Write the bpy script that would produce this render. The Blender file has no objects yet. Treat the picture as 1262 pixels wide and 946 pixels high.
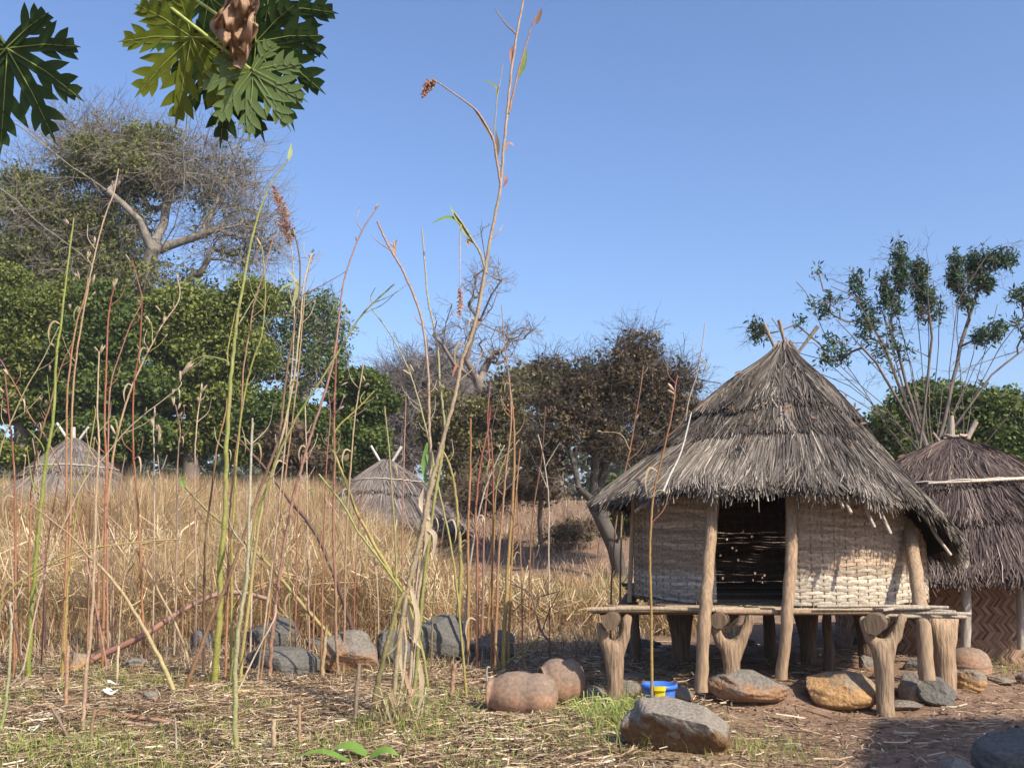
import bpy, bmesh, math, random
import numpy as np
from mathutils import Vector, Matrix
random.seed(7); RNG = np.random.default_rng(11)
C = bpy.context.scene.collection
PI = math.pi

# ------------------------------------------------------------------ camera
EYE, FPX, HOR = 1.4, 1227.0, 650.0
PITCH = math.atan((HOR-473)/FPX)
cam_d = bpy.data.cameras.new('camera'); cam = bpy.data.objects.new('camera', cam_d); C.objects.link(cam)
cam.location = (0, 0, EYE); cam.rotation_euler = (PI/2+PITCH, 0, 0)
cam_d.sensor_width = 36; cam_d.lens = 36*FPX/1262; cam_d.clip_end = 6000; cam_d.clip_start = .05
bpy.context.scene.camera = cam
# ------------------------------------------------------------------ light
EL, AZ = math.radians(41), math.radians(136)
W = bpy.data.worlds.new("World"); bpy.context.scene.world = W; W.use_nodes = True
nt = W.node_tree; sky = nt.nodes.new('ShaderNodeTexSky'); sky.sky_type = 'NISHITA'; sky.sun_disc = False
sky.sun_elevation = EL; sky.sun_rotation = AZ; sky.dust_density = 2.2; sky.ozone_density = 3.5; sky.air_density = 1.0; sky.altitude = 100
tint = nt.nodes.new('ShaderNodeMixRGB'); tint.blend_type = 'MULTIPLY'; tint.inputs[0].default_value = 1; tint.inputs[2].default_value = (.93, .975, 1.10, 1)
nt.links.new(sky.outputs[0], tint.inputs[1]); nt.links.new(tint.outputs[0], nt.nodes['Background'].inputs[0]); nt.nodes['Background'].inputs[1].default_value = .11
sd = bpy.data.lights.new('sun', 'SUN'); sd.energy = 4.0; sd.angle = math.radians(.53); sd.color = (1, .90, .74)
so = bpy.data.objects.new('sun', sd); C.objects.link(so)
SUN = Vector((math.sin(AZ)*math.cos(EL), math.cos(AZ)*math.cos(EL), math.sin(EL)))
so.rotation_euler = SUN.to_track_quat('Z', 'Y').to_euler()
vs = bpy.context.scene.view_settings; vs.view_transform = 'Standard'; vs.look = 'None'; vs.exposure = 0.88; vs.gamma = 1

# ------------------------------------------------------------------ projection helpers
ct, st_ = math.cos(PITCH), math.sin(PITCH)
def P(px, py, Y):
    a = (px-631)/FPX; b = (473-py)/FPX
    dy = ct-b*st_; dz = st_+b*ct
    return Vector((a*Y/dy, Y, EYE+dz*Y/dy))
def sm(a, b, x): t = np.clip((x-a)/(b-a), 0, 1); return t*t*(3-2*t)
def vnoise(x, y, s, seed=0):
    x = np.asarray(x, float)/s; y = np.asarray(y, float)/s
    xi = np.floor(x); yi = np.floor(y); fx = x-xi; fy = y-yi
    fx = fx*fx*(3-2*fx); fy = fy*fy*(3-2*fy)
    def h(i, j):
        v = np.sin(i*127.1+j*311.7+seed*74.7)*43758.5453
        return v-np.floor(v)
    return (h(xi, yi)*(1-fx)+h(xi+1, yi)*fx)*(1-fy)+(h(xi, yi+1)*(1-fx)+h(xi+1, yi+1)*fx)*fy*1.0
HX, HY = 2.5, 9.6
def gh(x, y):
    x = np.asarray(x, float); y = np.asarray(y, float)
    u = x/np.maximum(y, 1)
    left = 1-sm(-.22, .05, u)
    far = np.clip(y, 0, 70)
    zl = .084*np.clip(far-12, 0, 26)+.03*np.clip(far-38, 0, 40)
    zr = .02*np.clip(far-12, 0, 5)+.165*np.clip(far-17, 0, 12)+.03*np.clip(far-29, 0, 40)
    zr = zr*(1-sm(.12, .3, u))+(.04*np.clip(far-13, 0, 40))*sm(.12, .3, u)
    z = left*zl+(1-left)*zr
    d = np.sqrt(((x-2.35)/2.0)**2+((y-9.7)/1.75)**2)
    z = z+.13*(1-sm(.75, 1.12, d))
    n = (vnoise(x, y, .9, 1)-.5)*.07+(vnoise(x, y, .33, 2)-.5)*.03+(vnoise(x, y, .12, 3)-.5)*.006
    return z+n
def G(px, py):
    Y = 8.0
    for _ in range(60):
        p = P(px, py, Y); z = float(gh(p.x, p.y))
        dz = (EYE-p.z)/Y
        if dz <= 1e-4: break
        Y = .5*Y+.5*min(40, (EYE-z)/dz)
    p = P(px, py, Y); p.z = float(gh(p.x, p.y)); return p

# ------------------------------------------------------------------ object helpers
def tag(o, label=None, cat=None, group=None, kind=None):
    if label: o['label'] = label
    if cat: o['category'] = cat
    if group: o['group'] = group
    if kind: o['kind'] = kind
    return o
def thing(name, loc, label, cat, group=None):
    o = bpy.data.objects.new(name, None); C.objects.link(o); o.location = loc; o.empty_display_size = .2
    return tag(o, label, cat, group)
def mesh_np(name, V, quads=None, tris=None, mat=None, parent=None, col=None, t=None, smooth=False):
    me = bpy.data.meshes.new(name); V = np.asarray(V, np.float32).reshape(-1, 3)
    if parent is not None: V = V-np.array(parent_loc(parent), np.float32)
    q = np.asarray(quads if quads is not None else [], np.int32).reshape(-1, 4)
    r = np.asarray(tris if tris is not None else [], np.int32).reshape(-1, 3)
    me.vertices.add(len(V)); me.vertices.foreach_set('co', V.ravel())
    me.loops.add(q.size+r.size); me.loops.foreach_set('vertex_index', np.concatenate([q.ravel(), r.ravel()]))
    tot = np.concatenate([np.full(len(q), 4), np.full(len(r), 3)]).astype(np.int32)
    me.polygons.add(len(tot)); me.polygons.foreach_set('loop_start', np.concatenate([[0], np.cumsum(tot)[:-1]]).astype(np.int32))
    try: me.polygons.foreach_set('loop_total', tot)
    except Exception: pass
    if smooth: me.polygons.foreach_set('use_smooth', np.ones(len(tot), bool))
    if col is not None:
        a = me.attributes.new('Col', 'FLOAT_COLOR', 'POINT'); c = np.ones((len(V), 4), np.float32); c[:, :3] = col; a.data.foreach_set('color', c.ravel())
    if t is not None:
        a = me.attributes.new('t', 'FLOAT', 'POINT'); a.data.foreach_set('value', np.asarray(t, np.float32))
    me.update(calc_edges=True)
    if mat: me.materials.append(mat)
    o = bpy.data.objects.new(name, me); C.objects.link(o)
    if parent is not None: o.parent = parent
    return o
def parent_loc(p):
    v = Vector((0, 0, 0))
    while p is not None: v = v+p.location; p = p.parent
    return v
class MB:
    """collects tubes / boxes / sheets with per-vertex colour"""
    def __init__(s): s.v = []; s.q = []; s.tr = []; s.c = []
    def add(s, V, q=(), tr=(), c=(.5, .5, .5)):
        b = len(s.v); s.v += [tuple(p) for p in V]; s.q += [tuple(i+b for i in f) for f in q]; s.tr += [tuple(i+b for i in f) for f in tr]
        if isinstance(c, list): s.c += c
        else: s.c += [tuple(c)]*len(V)
    def tube(s, pts, rad, n=7, c0=(.5, .4, .3), c1=None, cap=True, bump=0., ell=1.0):
        pts = [Vector(p) for p in pts]; m = len(pts); c1 = c1 or c0
        if not hasattr(rad, '__len__'): rad = [rad]*m
        V = []; cc = []; up = Vector((.13, 1, .07))
        for i, p in enumerate(pts):
            d = (pts[min(i+1, m-1)]-pts[max(i-1, 0)]).normalized()
            a = d.cross(up)
            if a.length < .15: a = d.cross(Vector((1, 0, .1)))
            a.normalize(); b = d.cross(a)
            k = i/max(1, m-1); col = tuple(c0[j]*(1-k)+c1[j]*k for j in range(3))
            for j in range(n):
                w = 2*PI*j/n; r = rad[i]*(1+bump*(random.random()-.5))
                V.append(p+a*math.cos(w)*r*ell+b*math.sin(w)*r); cc.append(col)
        q = [(i*n+j, i*n+(j+1) % n, (i+1)*n+(j+1) % n, (i+1)*n+j) for i in range(m-1) for j in range(n)]
        tr = []
        if cap:
            a0 = m*n; V += V[0:n]+V[(m-1)*n:m*n]+[pts[0], pts[-1]]; cc += cc[0:n]+cc[(m-1)*n:m*n]+[cc[0], cc[-1]]
            tr += [(a0+2*n, a0+(j+1) % n, a0+j) for j in range(n)]+[(a0+2*n+1, a0+n+j, a0+n+(j+1) % n) for j in range(n)]
        s.add(V, q, tr, cc)
    def blade(s, pts, wid, nrm=Vector((0, -1, .2)), c=(.3, .3, .1), c1=None, fold=.25):
        pts = [Vector(p) for p in pts]; m = len(pts); V = []; cc = []; c1 = c1 or c
        for i, p in enumerate(pts):
            d = (pts[min(i+1, m-1)]-pts[max(i-1, 0)]).normalized(); a = d.cross(nrm).normalized(); k = i/(m-1)
            w = wid[i] if hasattr(wid, '__len__') else wid*max(.03, math.sin(PI*min(1, k*.9+.12))**.8)
            V += [p+a*w/2, p-nrm.normalized()*w*fold, p-a*w/2]; cc += [tuple(c[j]*(1-k)+c1[j]*k for j in range(3))]*3
        q = []
        for i in range(m-1):
            for j in range(2): q.append((3*i+j, 3*i+j+1, 3*i+4+j, 3*i+3+j))
        s.add(V, q, (), cc)
    def build(s, name, mat, parent=None, smooth=True):
        return mesh_np(name, s.v, s.q, s.tr, mat, parent, col=np.array(s.c), smooth=smooth)
def spline(pts, k=5):
    pts = [Vector(p) for p in pts]; out = []
    if len(pts) < 3:
        return [pts[0].lerp(pts[-1], i/k) for i in range(k+1)]
    e = [pts[0]*2-pts[1]]+pts+[pts[-1]*2-pts[-2]]
    for i in range(1, len(e)-2):
        for j in range(k):
            t = j/k; a, b, c, d = e[i-1], e[i], e[i+1], e[i+2]
            out.append(.5*((2*b)+(c-a)*t+(2*a-5*b+4*c-d)*t*t+(3*b-3*c+d-a)*t**3))
    out.append(pts[-1]); return out

# ------------------------------------------------------------------ materials
MATS = {}
def mat_base(name, rough=.8):
    m = bpy.data.materials.new(name); m.use_nodes = True; n = m.node_tree.nodes; b = n['Principled BSDF']
    b.inputs['Roughness'].default_value = rough; b.inputs['Specular IOR Level'].default_value = .25
    MATS[name] = m; return m, n, m.node_tree.links, b
def ramp(n, cols):
    r = n.new('ShaderNodeValToRGB'); e = r.color_ramp.elements
    while len(e) < len(cols): e.new(.5)
    for i, (p, c) in enumerate(cols): e[i].position = p; e[i].color = (*c, 1)
    return r
def noise(n, l, scale, detail=4, coord='Object', vec_scale=None):
    tc = n.new('ShaderNodeTexCoord'); nz = n.new('ShaderNodeTexNoise'); nz.inputs['Scale'].default_value = scale; nz.inputs['Detail'].default_value = detail
    src = tc.outputs[coord]
    if vec_scale:
        mp = n.new('ShaderNodeMapping'); mp.inputs['Scale'].default_value = vec_scale; l.new(src, mp.inputs[0]); src = mp.outputs[0]
    l.new(src, nz.inputs[0]); return nz
def bumpn(n, l, b, src, st, dist=.01):
    bp = n.new('ShaderNodeBump'); bp.inputs['Strength'].default_value = st; bp.inputs['Distance'].default_value = dist
    l.new(src, bp.inputs['Height']); l.new(bp.outputs[0], b.inputs['Normal'])
def mat_t(name, cols, rough=.8, trans=0., var=.0):       # colour from per-vertex random value t
    m, n, l, b = mat_base(name, rough); a = n.new('ShaderNodeAttribute'); a.attribute_name = 't'
    r = ramp(n, cols); l.new(a.outputs['Fac'], r.inputs[0]); out = r.outputs[0]; l.new(out, b.inputs['Base Color'])
    if trans:
        tb = n.new('ShaderNodeBsdfTranslucent'); l.new(out, tb.inputs[0]); mx = n.new('ShaderNodeMixShader'); mx.inputs[0].default_value = trans
        l.new(b.outputs[0], mx.inputs[1]); l.new(tb.outputs[0], mx.inputs[2]); l.new(mx.outputs[0], n['Material Output'].inputs[0])
    return m
def mat_col(name, rough=.75, nscale=30, amp=.35, bump=.3, bdist=.004, vs=None, trans=0):   # colour from attribute Col modulated by noise
    m, n, l, b = mat_base(name, rough); a = n.new('ShaderNodeAttribute'); a.attribute_name = 'Col'
    nz = noise(n, l, nscale, 5, 'Object', vs); r = ramp(n, [(.25, (1-amp,)*3), (.75, (1+amp*.6,)*3)]); l.new(nz.outputs[0], r.inputs[0])
    mx = n.new('ShaderNodeMixRGB'); mx.blend_type = 'MULTIPLY'; mx.inputs[0].default_value = 1; l.new(a.outputs['Color'], mx.inputs[1]); l.new(r.outputs[0], mx.inputs[2])
    l.new(mx.outputs[0], b.inputs['Base Color']); bumpn(n, l, b, nz.outputs[0], bump, bdist)
    if trans:
        tb = n.new('ShaderNodeBsdfTranslucent'); l.new(mx.outputs[0], tb.inputs[0]); ms = n.new('ShaderNodeMixShader'); ms.inputs[0].default_value = trans
        l.new(b.outputs[0], ms.inputs[1]); l.new(tb.outputs[0], ms.inputs[2]); l.new(ms.outputs[0], n['Material Output'].inputs[0])
    return m
M_STALK = mat_col('stalk', .6, 60, .35, .2, .002)
M_LEAFC = mat_col('leaf_colour', .5, 14, .25, .15, .003, trans=.3)
M_WOOD = mat_col('weathered_wood', .85, 9, .5, .8, .02, (6, 6, .8))
M_POLE = mat_col('pole_wood', .85, 14, .45, .6, .01, (4, 4, .6))
M_WEAVE = mat_col('split_cane', .8, 45, .45, .5, .004)
M_BARK = mat_col('bark', .95, 3, .4, .8, .05)
M_THATCH = mat_t('grey_thatch', [(0, (.018, .014, .012)), (.3, (.057, .046, .038)), (.6, (.124, .104, .087)), (.85, (.215, .185, .155)), (1, (.36, .31, .26))], .85)
M_THATCH2 = mat_t('brown_thatch', [(0, (.025, .016, .014)), (.4, (.085, .060, .052)), (.75, (.165, .122, .104)), (1, (.30, .235, .19))], .85)
M_THATCH3 = mat_t('far_thatch', [(0, (.06, .05, .045)), (.4, (.135, .115, .105)), (1, (.28, .24, .21))], .85)
M_GRASS = mat_t('dry_grass', [(0, (.14, .062, .032)), (.3, (.29, .175, .085)), (.6, (.50, .355, .19)), (.85, (.70, .57, .37)), (1, (.22, .26, .08))], .75, .25)
M_LITTER = mat_t('straw_litter', [(0, (.06, .038, .025)), (.35, (.19, .12, .07)), (.7, (.40, .29, .18)), (1, (.62, .52, .38))], .8)
M_WEED = mat_t('green_grass', [(0, (.10, .16, .03)), (.5, (.24, .30, .07)), (1, (.42, .42, .14))], .6, .3)
def leafmat(name, a, b, c): return mat_t(name, [(0, a), (.5, b), (1, c)], .55, .28)
M_LF_DARK = leafmat('leaf_dark_green', (.034, .055, .015), (.08, .118, .026), (.155, .185, .045))
M_LF_MID = leafmat('leaf_mid_green', (.055, .08, .018), (.13, .165, .034), (.25, .25, .06))
M_LF_YEL = leafmat('leaf_yellow_green', (.055, .075, .02), (.14, .165, .04), (.26, .25, .06))
M_LF_BRN = leafmat('leaf_brown', (.045, .032, .021), (.125, .09, .054), (.23, .185, .095))
M_LF_PALE = leafmat('leaf_pale_green', (.06, .095, .035), (.12, .17, .06), (.20, .24, .10))
M_LF_BLUE = leafmat('leaf_blue_green', (.02, .045, .025), (.045, .09, .045), (.10, .16, .075))
M_LF_GREY = leafmat('leaf_grey_twig', (.08, .07, .06), (.14, .12, .10), (.20, .18, .14))

def ground_mat():
    m, n, l, b = mat_base('earth_with_litter', .95)
    n1 = noise(n, l, .55, 6); n2 = noise(n, l, 9, 8); n3 = noise(n, l, 55, 6)
    dirt = ramp(n, [(.28, (.15, .092, .062)), (.5, (.215, .138, .094)), (.75, (.28, .19, .135))]); l.new(n2.outputs[0], dirt.inputs[0])
    straw = ramp(n, [(.32, (.085, .055, .03)), (.5, (.22, .15, .085)), (.68, (.40, .30, .18))]); l.new(n3.outputs[0], straw.inputs[0])
    tc = n.new('ShaderNodeTexCoord'); sx = n.new('ShaderNodeSeparateXYZ'); l.new(tc.outputs['Object'], sx.inputs[0])
    ad = n.new('ShaderNodeMath'); ad.operation = 'MULTIPLY_ADD'; l.new(n1.outputs[0], ad.inputs[0]); ad.inputs[1].default_value = 2.4; yy = n.new('ShaderNodeMapRange'); yy.inputs[1].default_value = 16; yy.inputs[2].default_value = 22; yy.inputs[4].default_value = 5; l.new(sx.outputs[1], yy.inputs[0]); sm_ = n.new('ShaderNodeMath'); l.new(yy.outputs[0], sm_.inputs[0]); l.new(sx.outputs[0], sm_.inputs[1]); l.new(sm_.outputs[0], ad.inputs[2])
    mr = n.new('ShaderNodeMapRange'); mr.inputs[1].default_value = 2.2; mr.inputs[2].default_value = 3.4; mr.inputs[3].default_value = 0; mr.inputs[4].default_value = 1; l.new(ad.outputs[0], mr.inputs[0])
    mx = n.new('ShaderNodeMixRGB'); l.new(mr.outputs[0], mx.inputs[0]); l.new(straw.outputs[0], mx.inputs[1]); l.new(dirt.outputs[0], mx.inputs[2])
    l.new(mx.outputs[0], b.inputs['Base Color']); bumpn(n, l, b, n3.outputs[0], .7, .02); return m
M_GROUND = ground_mat()
def rockmat(name, grey, brown, k0, k1, sc=5, bs=.9, bd=.02):
    m, n, l, b = mat_base(name, .88); n1 = noise(n, l, sc, 7); n2 = noise(n, l, 38, 6)
    tc = n.new('ShaderNodeTexCoord'); sx = n.new('ShaderNodeSeparateXYZ'); l.new(tc.outputs['Generated'], sx.inputs[0])
    ad = n.new('ShaderNodeMath'); ad.operation = 'MULTIPLY_ADD'; l.new(n1.outputs[0], ad.inputs[0]); ad.inputs[1].default_value = 1.5; l.new(sx.outputs[2], ad.inputs[2])
    mr = n.new('ShaderNodeMapRange'); mr.inputs[1].default_value = k0; mr.inputs[2].default_value = k1; l.new(ad.outputs[0], mr.inputs[0])
    mx = n.new('ShaderNodeMixRGB'); l.new(mr.outputs[0], mx.inputs[0]); mx.inputs[1].default_value = (*brown, 1); mx.inputs[2].default_value = (*grey, 1)
    r = ramp(n, [(.25, (.62,)*3), (.75, (1.2,)*3)]); l.new(n2.outputs[0], r.inputs[0])
    m2 = n.new('ShaderNodeMixRGB'); m2.blend_type = 'MULTIPLY'; m2.inputs[0].default_value = 1; l.new(mx.outputs[0], m2.inputs[1]); l.new(r.outputs[0], m2.inputs[2])
    l.new(m2.outputs[0], b.inputs['Base Color']); bumpn(n, l, b, n2.outputs[0], bs, bd); return m
M_RK_GREY = rockmat('grey_rock', (.125, .115, .10), (.22, .13, .07), .75, 1.0)
M_RK_BRN = rockmat('brown_rock', (.19, .17, .145), (.30, .175, .10), 1.15, 1.5)
M_RK_ORG = rockmat('ochre_rock', (.20, .18, .15), (.40, .235, .105), 1.3, 1.75)
M_RK_TOP = rockmat('two_tone_rock', (.23, .20, .165), (.15, .085, .042), 1.28, 1.42)
M_RK_SLATE = rockmat('slate_rock', (.125, .118, .106), (.18, .14, .105), .5, .8)
M_CLAY = rockmat('fired_clay', (.22, .16, .12), (.34, .205, .135), 1.2, 1.6, 4, .35, .006)
def plain(name, c, rough=.5, amp=.15):
    m, n, l, b = mat_base(name, rough); nz = noise(n, l, 25, 4)
    r = ramp(n, [(.3, tuple(x*(1-amp) for x in c)), (.7, c)]); l.new(nz.outputs[0], r.inputs[0]); l.new(r.outputs[0], b.inputs['Base Color']); return m
M_BLUE = plain('blue_plastic', (.055, .16, .55), .35); M_YEL = plain('yellow_plastic', (.72, .58, .03), .4); M_WHITE = plain('white_plastic', (.75, .74, .72), .5)
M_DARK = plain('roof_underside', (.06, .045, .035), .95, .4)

# ------------------------------------------------------------------ ground
def axis(lo, hi, step, far, grow=1.17):
    a = list(np.arange(lo, hi+1e-6, step)); s = step; x = hi
    while x < far: s *= grow; x += s; a.append(x)
    return a
ys = axis(1.0, 14, .075, 3000); ys = [-3000, -600, -120, -30, -10, -4, -1]+ys
xs = axis(0, 6.2, .075, 3000); xs = [-x for x in xs[:0:-1]]+xs
XX, YY = np.meshgrid(xs, ys); ZZ = gh(XX, YY)
nx_ = len(xs); V = np.stack([XX, YY, ZZ], -1).reshape(-1, 3)
ii, jj = np.meshgrid(np.arange(len(ys)-1), np.arange(nx_-1), indexing='ij'); a = (ii*nx_+jj).ravel()
tag(mesh_np('ground', V, np.stack([a, a+1, a+nx_+1, a+nx_], -1), None, M_GROUND, smooth=True), kind='structure')

# ------------------------------------------------------------------ blades (grass and litter), vectorised
def blades(name, pos, h, w, lean, mat, t, parent=None, curl=.5, az=None, lean2=None):
    N = len(pos); az = RNG.uniform(0, 2*PI, N) if az is None else az
    d = np.stack([np.cos(az), np.sin(az), np.zeros(N)], -1)
    fa = RNG.uniform(0, PI, N); s = np.stack([np.cos(fa), np.sin(fa), np.zeros(N)], -1)*(w[:, None]/2)
    up = np.array([0, 0, 1.])
    p0 = pos; p1 = pos+up*(h*.5)[:, None]+d*(lean*h*.25)[:, None]; p2 = pos+up*(h*(1-curl*np.minimum(lean, 1)*.4))[:, None]+d*(lean*h*.9)[:, None]
    V = np.stack([p0-s, p0+s, p1+s*.8, p1-s*.8, p2], 1).reshape(-1, 3)
    b = np.arange(N)*5; q = np.stack([b, b+1, b+2, b+3], -1); r = np.stack([b+3, b+2, b+4], -1)
    return mesh_np(name, V, q, r, mat, parent, t=np.repeat(t, 5))
def flat(name, X, Y, L, w, mat, t, lift, slope=.12):
    N = len(X); az = RNG.uniform(0, 2*PI, N); d = np.stack([np.cos(az), np.sin(az), RNG.normal(0, slope, N)], -1); s = np.stack([-np.sin(az), np.cos(az), RNG.normal(0, .5, N)], -1)*w[:, None]/2
    c = np.stack([X, Y, gh(X, Y)+lift], -1); bend = np.stack([-np.sin(az), np.cos(az), RNG.uniform(0, .5, N)], -1)*(L*RNG.normal(0, .12, N))[:, None]
    a = c-d*L[:, None]/2; b = c+d*L[:, None]/2; m = c+bend
    V = np.stack([a-s, a+s, m+s, m-s, b+s, b-s], 1).reshape(-1, 3); k = np.arange(N)*6
    q = np.concatenate([np.stack([k, k+1, k+2, k+3], -1), np.stack([k+3, k+2, k+4, k+5], -1)])
    return mesh_np(name, V, q, None, mat, t=np.repeat(t, 6))
HUTS_FAR = [P(92, 540, 24), P(477, 562, 24)]
def scatter(N, y0, y1, pw, pxlo, pxhi):
    u = RNG.uniform(0, 1, N); Y = y0*(y1/y0)**(u**pw); px = RNG.uniform(pxlo, pxhi, N); X = (px-631)/FPX*Y*1.0
    return X, Y, px
# tall dry grass of the field
N = 280000
X, Y, px = scatter(N, 11.6, 44, .9, -140, 900)
bl = 12.0+.5*(vnoise(px, Y*0, 60, 5)-.3)*2+np.where(px > 560, 1.0, 0)
keep = Y > bl+RNG.uniform(-.35, .1, N)
keep &= ~((px > 560) & (Y > 17.0+1.5*vnoise(px, Y*0, 40, 8)) & (RNG.uniform(0, 1, N) > .025))
keep &= ~((px > 800) & ((Y < 12.6) | (Y > 15)))
keep &= Y < np.interp(px, [370, 470, 580], [44, 21, 16.8])+2.5*(vnoise(X, Y, 1.3, 19)-.5)
for hp in HUTS_FAR: keep &= np.hypot(X-hp.x, Y-hp.y) > 1.3
keep &= vnoise(X, Y, .8, 9)*.6+vnoise(X, Y, .3, 10)*.5 > RNG.uniform(0, .5, N)
X, Y, px = X[keep], Y[keep], px[keep]; N = len(X)
hh = RNG.uniform(.5, 1.0, N)**.7*(1.12-.50*sm(400, 600, px))*(1+.28*sm(16, 20, Y)*(px < 560))*(.75+.5*vnoise(X, Y, .45, 13))*(1+.3*(px < 210)*(Y > 17)*(Y < 23))*(1+.25*(vnoise(X, Y, 1.6, 12)-.5))*(.45+.55*sm(0, .9, Y-np.interp(px, [0, 560, 600, 900], [12, 12, 13, 13])))
tt = np.clip(.12+.45*vnoise(X, Y, 1.2, 14)+.35*vnoise(X, Y, .35, 15)+RNG.normal(0, .2, N), 0, .93)
grn = ((vnoise(X, Y, 1.1, 17) > .8) & (px > 250)) | ((px > 660) & (Y > 14) & (vnoise(X, Y, .9, 18) > .35)); tt = np.where(grn & (RNG.uniform(0, 1, N) < .5), RNG.uniform(.94, 1, N), tt)
tag(blades('tall_dry_grass', np.stack([X, Y, gh(X, Y)-.02], -1), hh, RNG.uniform(.005, .015, N)*(Y/15)**.6, np.where(RNG.uniform(0, 1, N) < .42, RNG.uniform(.5, 1.8, N), np.abs(RNG.normal(.25, .3, N))), M_GRASS, tt),
    'dense field of tall tan dry grass in front of the trees', 'grass', kind='stuff')
# tangled, fallen straw woven through the standing grass
N = 90000
X, Y, px = scatter(N, 11.9, 34, .8, -140, 880)
keep = (Y > 12.2+1.0*(px > 560)) & (Y < np.interp(px, [370, 470, 580], [34, 20, 16.0])) & ~((px > 560) & (Y > 16.5)) & ~((px > 800) & ((Y < 12.8) | (Y > 15)))
for hp in HUTS_FAR: keep &= np.hypot(X-hp.x, Y-hp.y) > 2.2
X, Y, px = X[keep], Y[keep], px[keep]; N = len(X)
cl = vnoise(X, Y, .7, 71); top = (.95-.45*sm(400, 600, px))*(.5+.7*cl)
tag(flat('tangled_straw', X, Y, RNG.uniform(.12, .5, N), RNG.uniform(.005, .014, N)*(Y/14)**.5, M_GRASS, np.clip(RNG.normal(.58, .2, N)+.3*(cl-.5), 0, .93), top*RNG.uniform(.02, 1, N)**.8, slope=.9),
    'bent and fallen straw tangled through the tall dry grass', 'straw', kind='stuff')
N = 16000
X, Y, px = scatter(N, 16.5, 32, .8, 430, 900)
keep = vnoise(X, Y, 1.1, 91)*.7+vnoise(X, Y, .35, 92)*.5 > RNG.uniform(.35, .95, N); X, Y = X[keep], Y[keep]; N = len(X)
tag(blades('sparse_scrub', np.stack([X, Y, gh(X, Y)-.02], -1), RNG.uniform(.08, .4, N), RNG.uniform(.008, .02, N), np.abs(RNG.normal(.6, .5, N)), M_LITTER, np.clip(RNG.normal(.5, .22, N), 0, 1)),
    'sparse dry scrub on the brown slope under the centre trees', 'scrub', kind='stuff')
# litter on the earth
N = 170000
X, Y, px = scatter(N, 5.2, 14.5, 1, -160, 1420)
dens = 1-.9*sm(600, 900, px+(vnoise(X, Y, 1.2, 22)-.5)*300)*(1-.0*Y)
keep = RNG.uniform(0, 1, N) < dens*(.35+.65*sm(.25, .6, vnoise(X, Y, .5, 23)*.6+vnoise(X, Y, .15, 24)*.4)); X, Y, px = X[keep], Y[keep], px[keep]; N = len(X)
tag(flat('straw_litter', X, Y, RNG.uniform(.03, .3, N)**1.2, RNG.uniform(.003, .009, N), M_LITTER, np.clip(RNG.normal(.5, .27, N), 0, 1), RNG.uniform(.004, .04, N)),
    'straw and broken stems littering the ground in the foreground', 'straw', kind='stuff')
# dead leaf flakes on the bare earth
N = 9000
X, Y, px = scatter(N, 5.2, 12, 1, 100, 1420)
tag(flat('leaf_litter', X, Y, RNG.uniform(.012, .045, N), RNG.uniform(.005, .016, N), M_LITTER, np.clip(RNG.normal(.4, .3, N), 0, 1), RNG.uniform(.003, .015, N)),
    'small dead leaf flakes scattered over the brown earth', 'leaf litter', kind='stuff')
# short broken stubble where the field begins
N = 46000
X, Y, px = scatter(N, 7.5, 13.5, 1, -160, 800)
keep = RNG.uniform(0, 1, N) < .9*sm(7.5, 12, Y)*(.3+.7*vnoise(X, Y, .5, 61))*(1-.8*sm(560, 640, px)*(Y < 11.5)); X, Y = X[keep], Y[keep]; N = len(X)
tag(blades('stubble', np.stack([X, Y, gh(X, Y)-.01], -1), RNG.uniform(.05, .38, N)*(.35+.65*sm(9, 12.5, Y)), RNG.uniform(.003, .009, N), RNG.uniform(.1, 1.6, N), M_LITTER, np.clip(RNG.normal(.55, .25, N), 0, 1)),
    'short broken dry stubble along the near edge of the field', 'stubble', kind='stuff')
# low green weeds
N = 60000
X, Y, px = scatter(N, 5.3, 11.6, 1, -160, 1262)
m_ = np.maximum(sm(.52, .78, vnoise(X, Y, .7, 31)*.7+vnoise(X, Y, .2, 32)*.4)*(1-sm(520, 700, px))*sm(11.5, 9, Y), 0)
for (cx, cy, r, a_) in [(760, 885, .42, 1.), (700, 905, .6, .45), (930, 925, .35, .5), (60, 925, .8, .8), (480, 905, .3, .6), (270, 930, .7, .5), (1240, 826, .35, .5), (1210, 828, .25, .4), (400, 930, .6, .5)]:
    g = G(cx, cy); m_ = np.maximum(m_, a_*np.exp(-((X-g.x)**2+(Y-g.y)**2)/(r*r)))
keep = RNG.uniform(0, 1, N) < m_; X, Y, px = X[keep], Y[keep], px[keep]; N = len(X)
tag(blades('green_weeds', np.stack([X, Y, gh(X, Y)-.005], -1), RNG.uniform(.03, .13, N)*(1+.9*(px > 720)*(px < 830)), RNG.uniform(.004, .008, N), np.abs(RNG.normal(.7, .5, N)), M_WEED, np.clip(RNG.normal(.55, .28, N), 0, 1)),
    'low green weeds sprouting through the litter in the foreground', 'weeds', kind='stuff')

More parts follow.
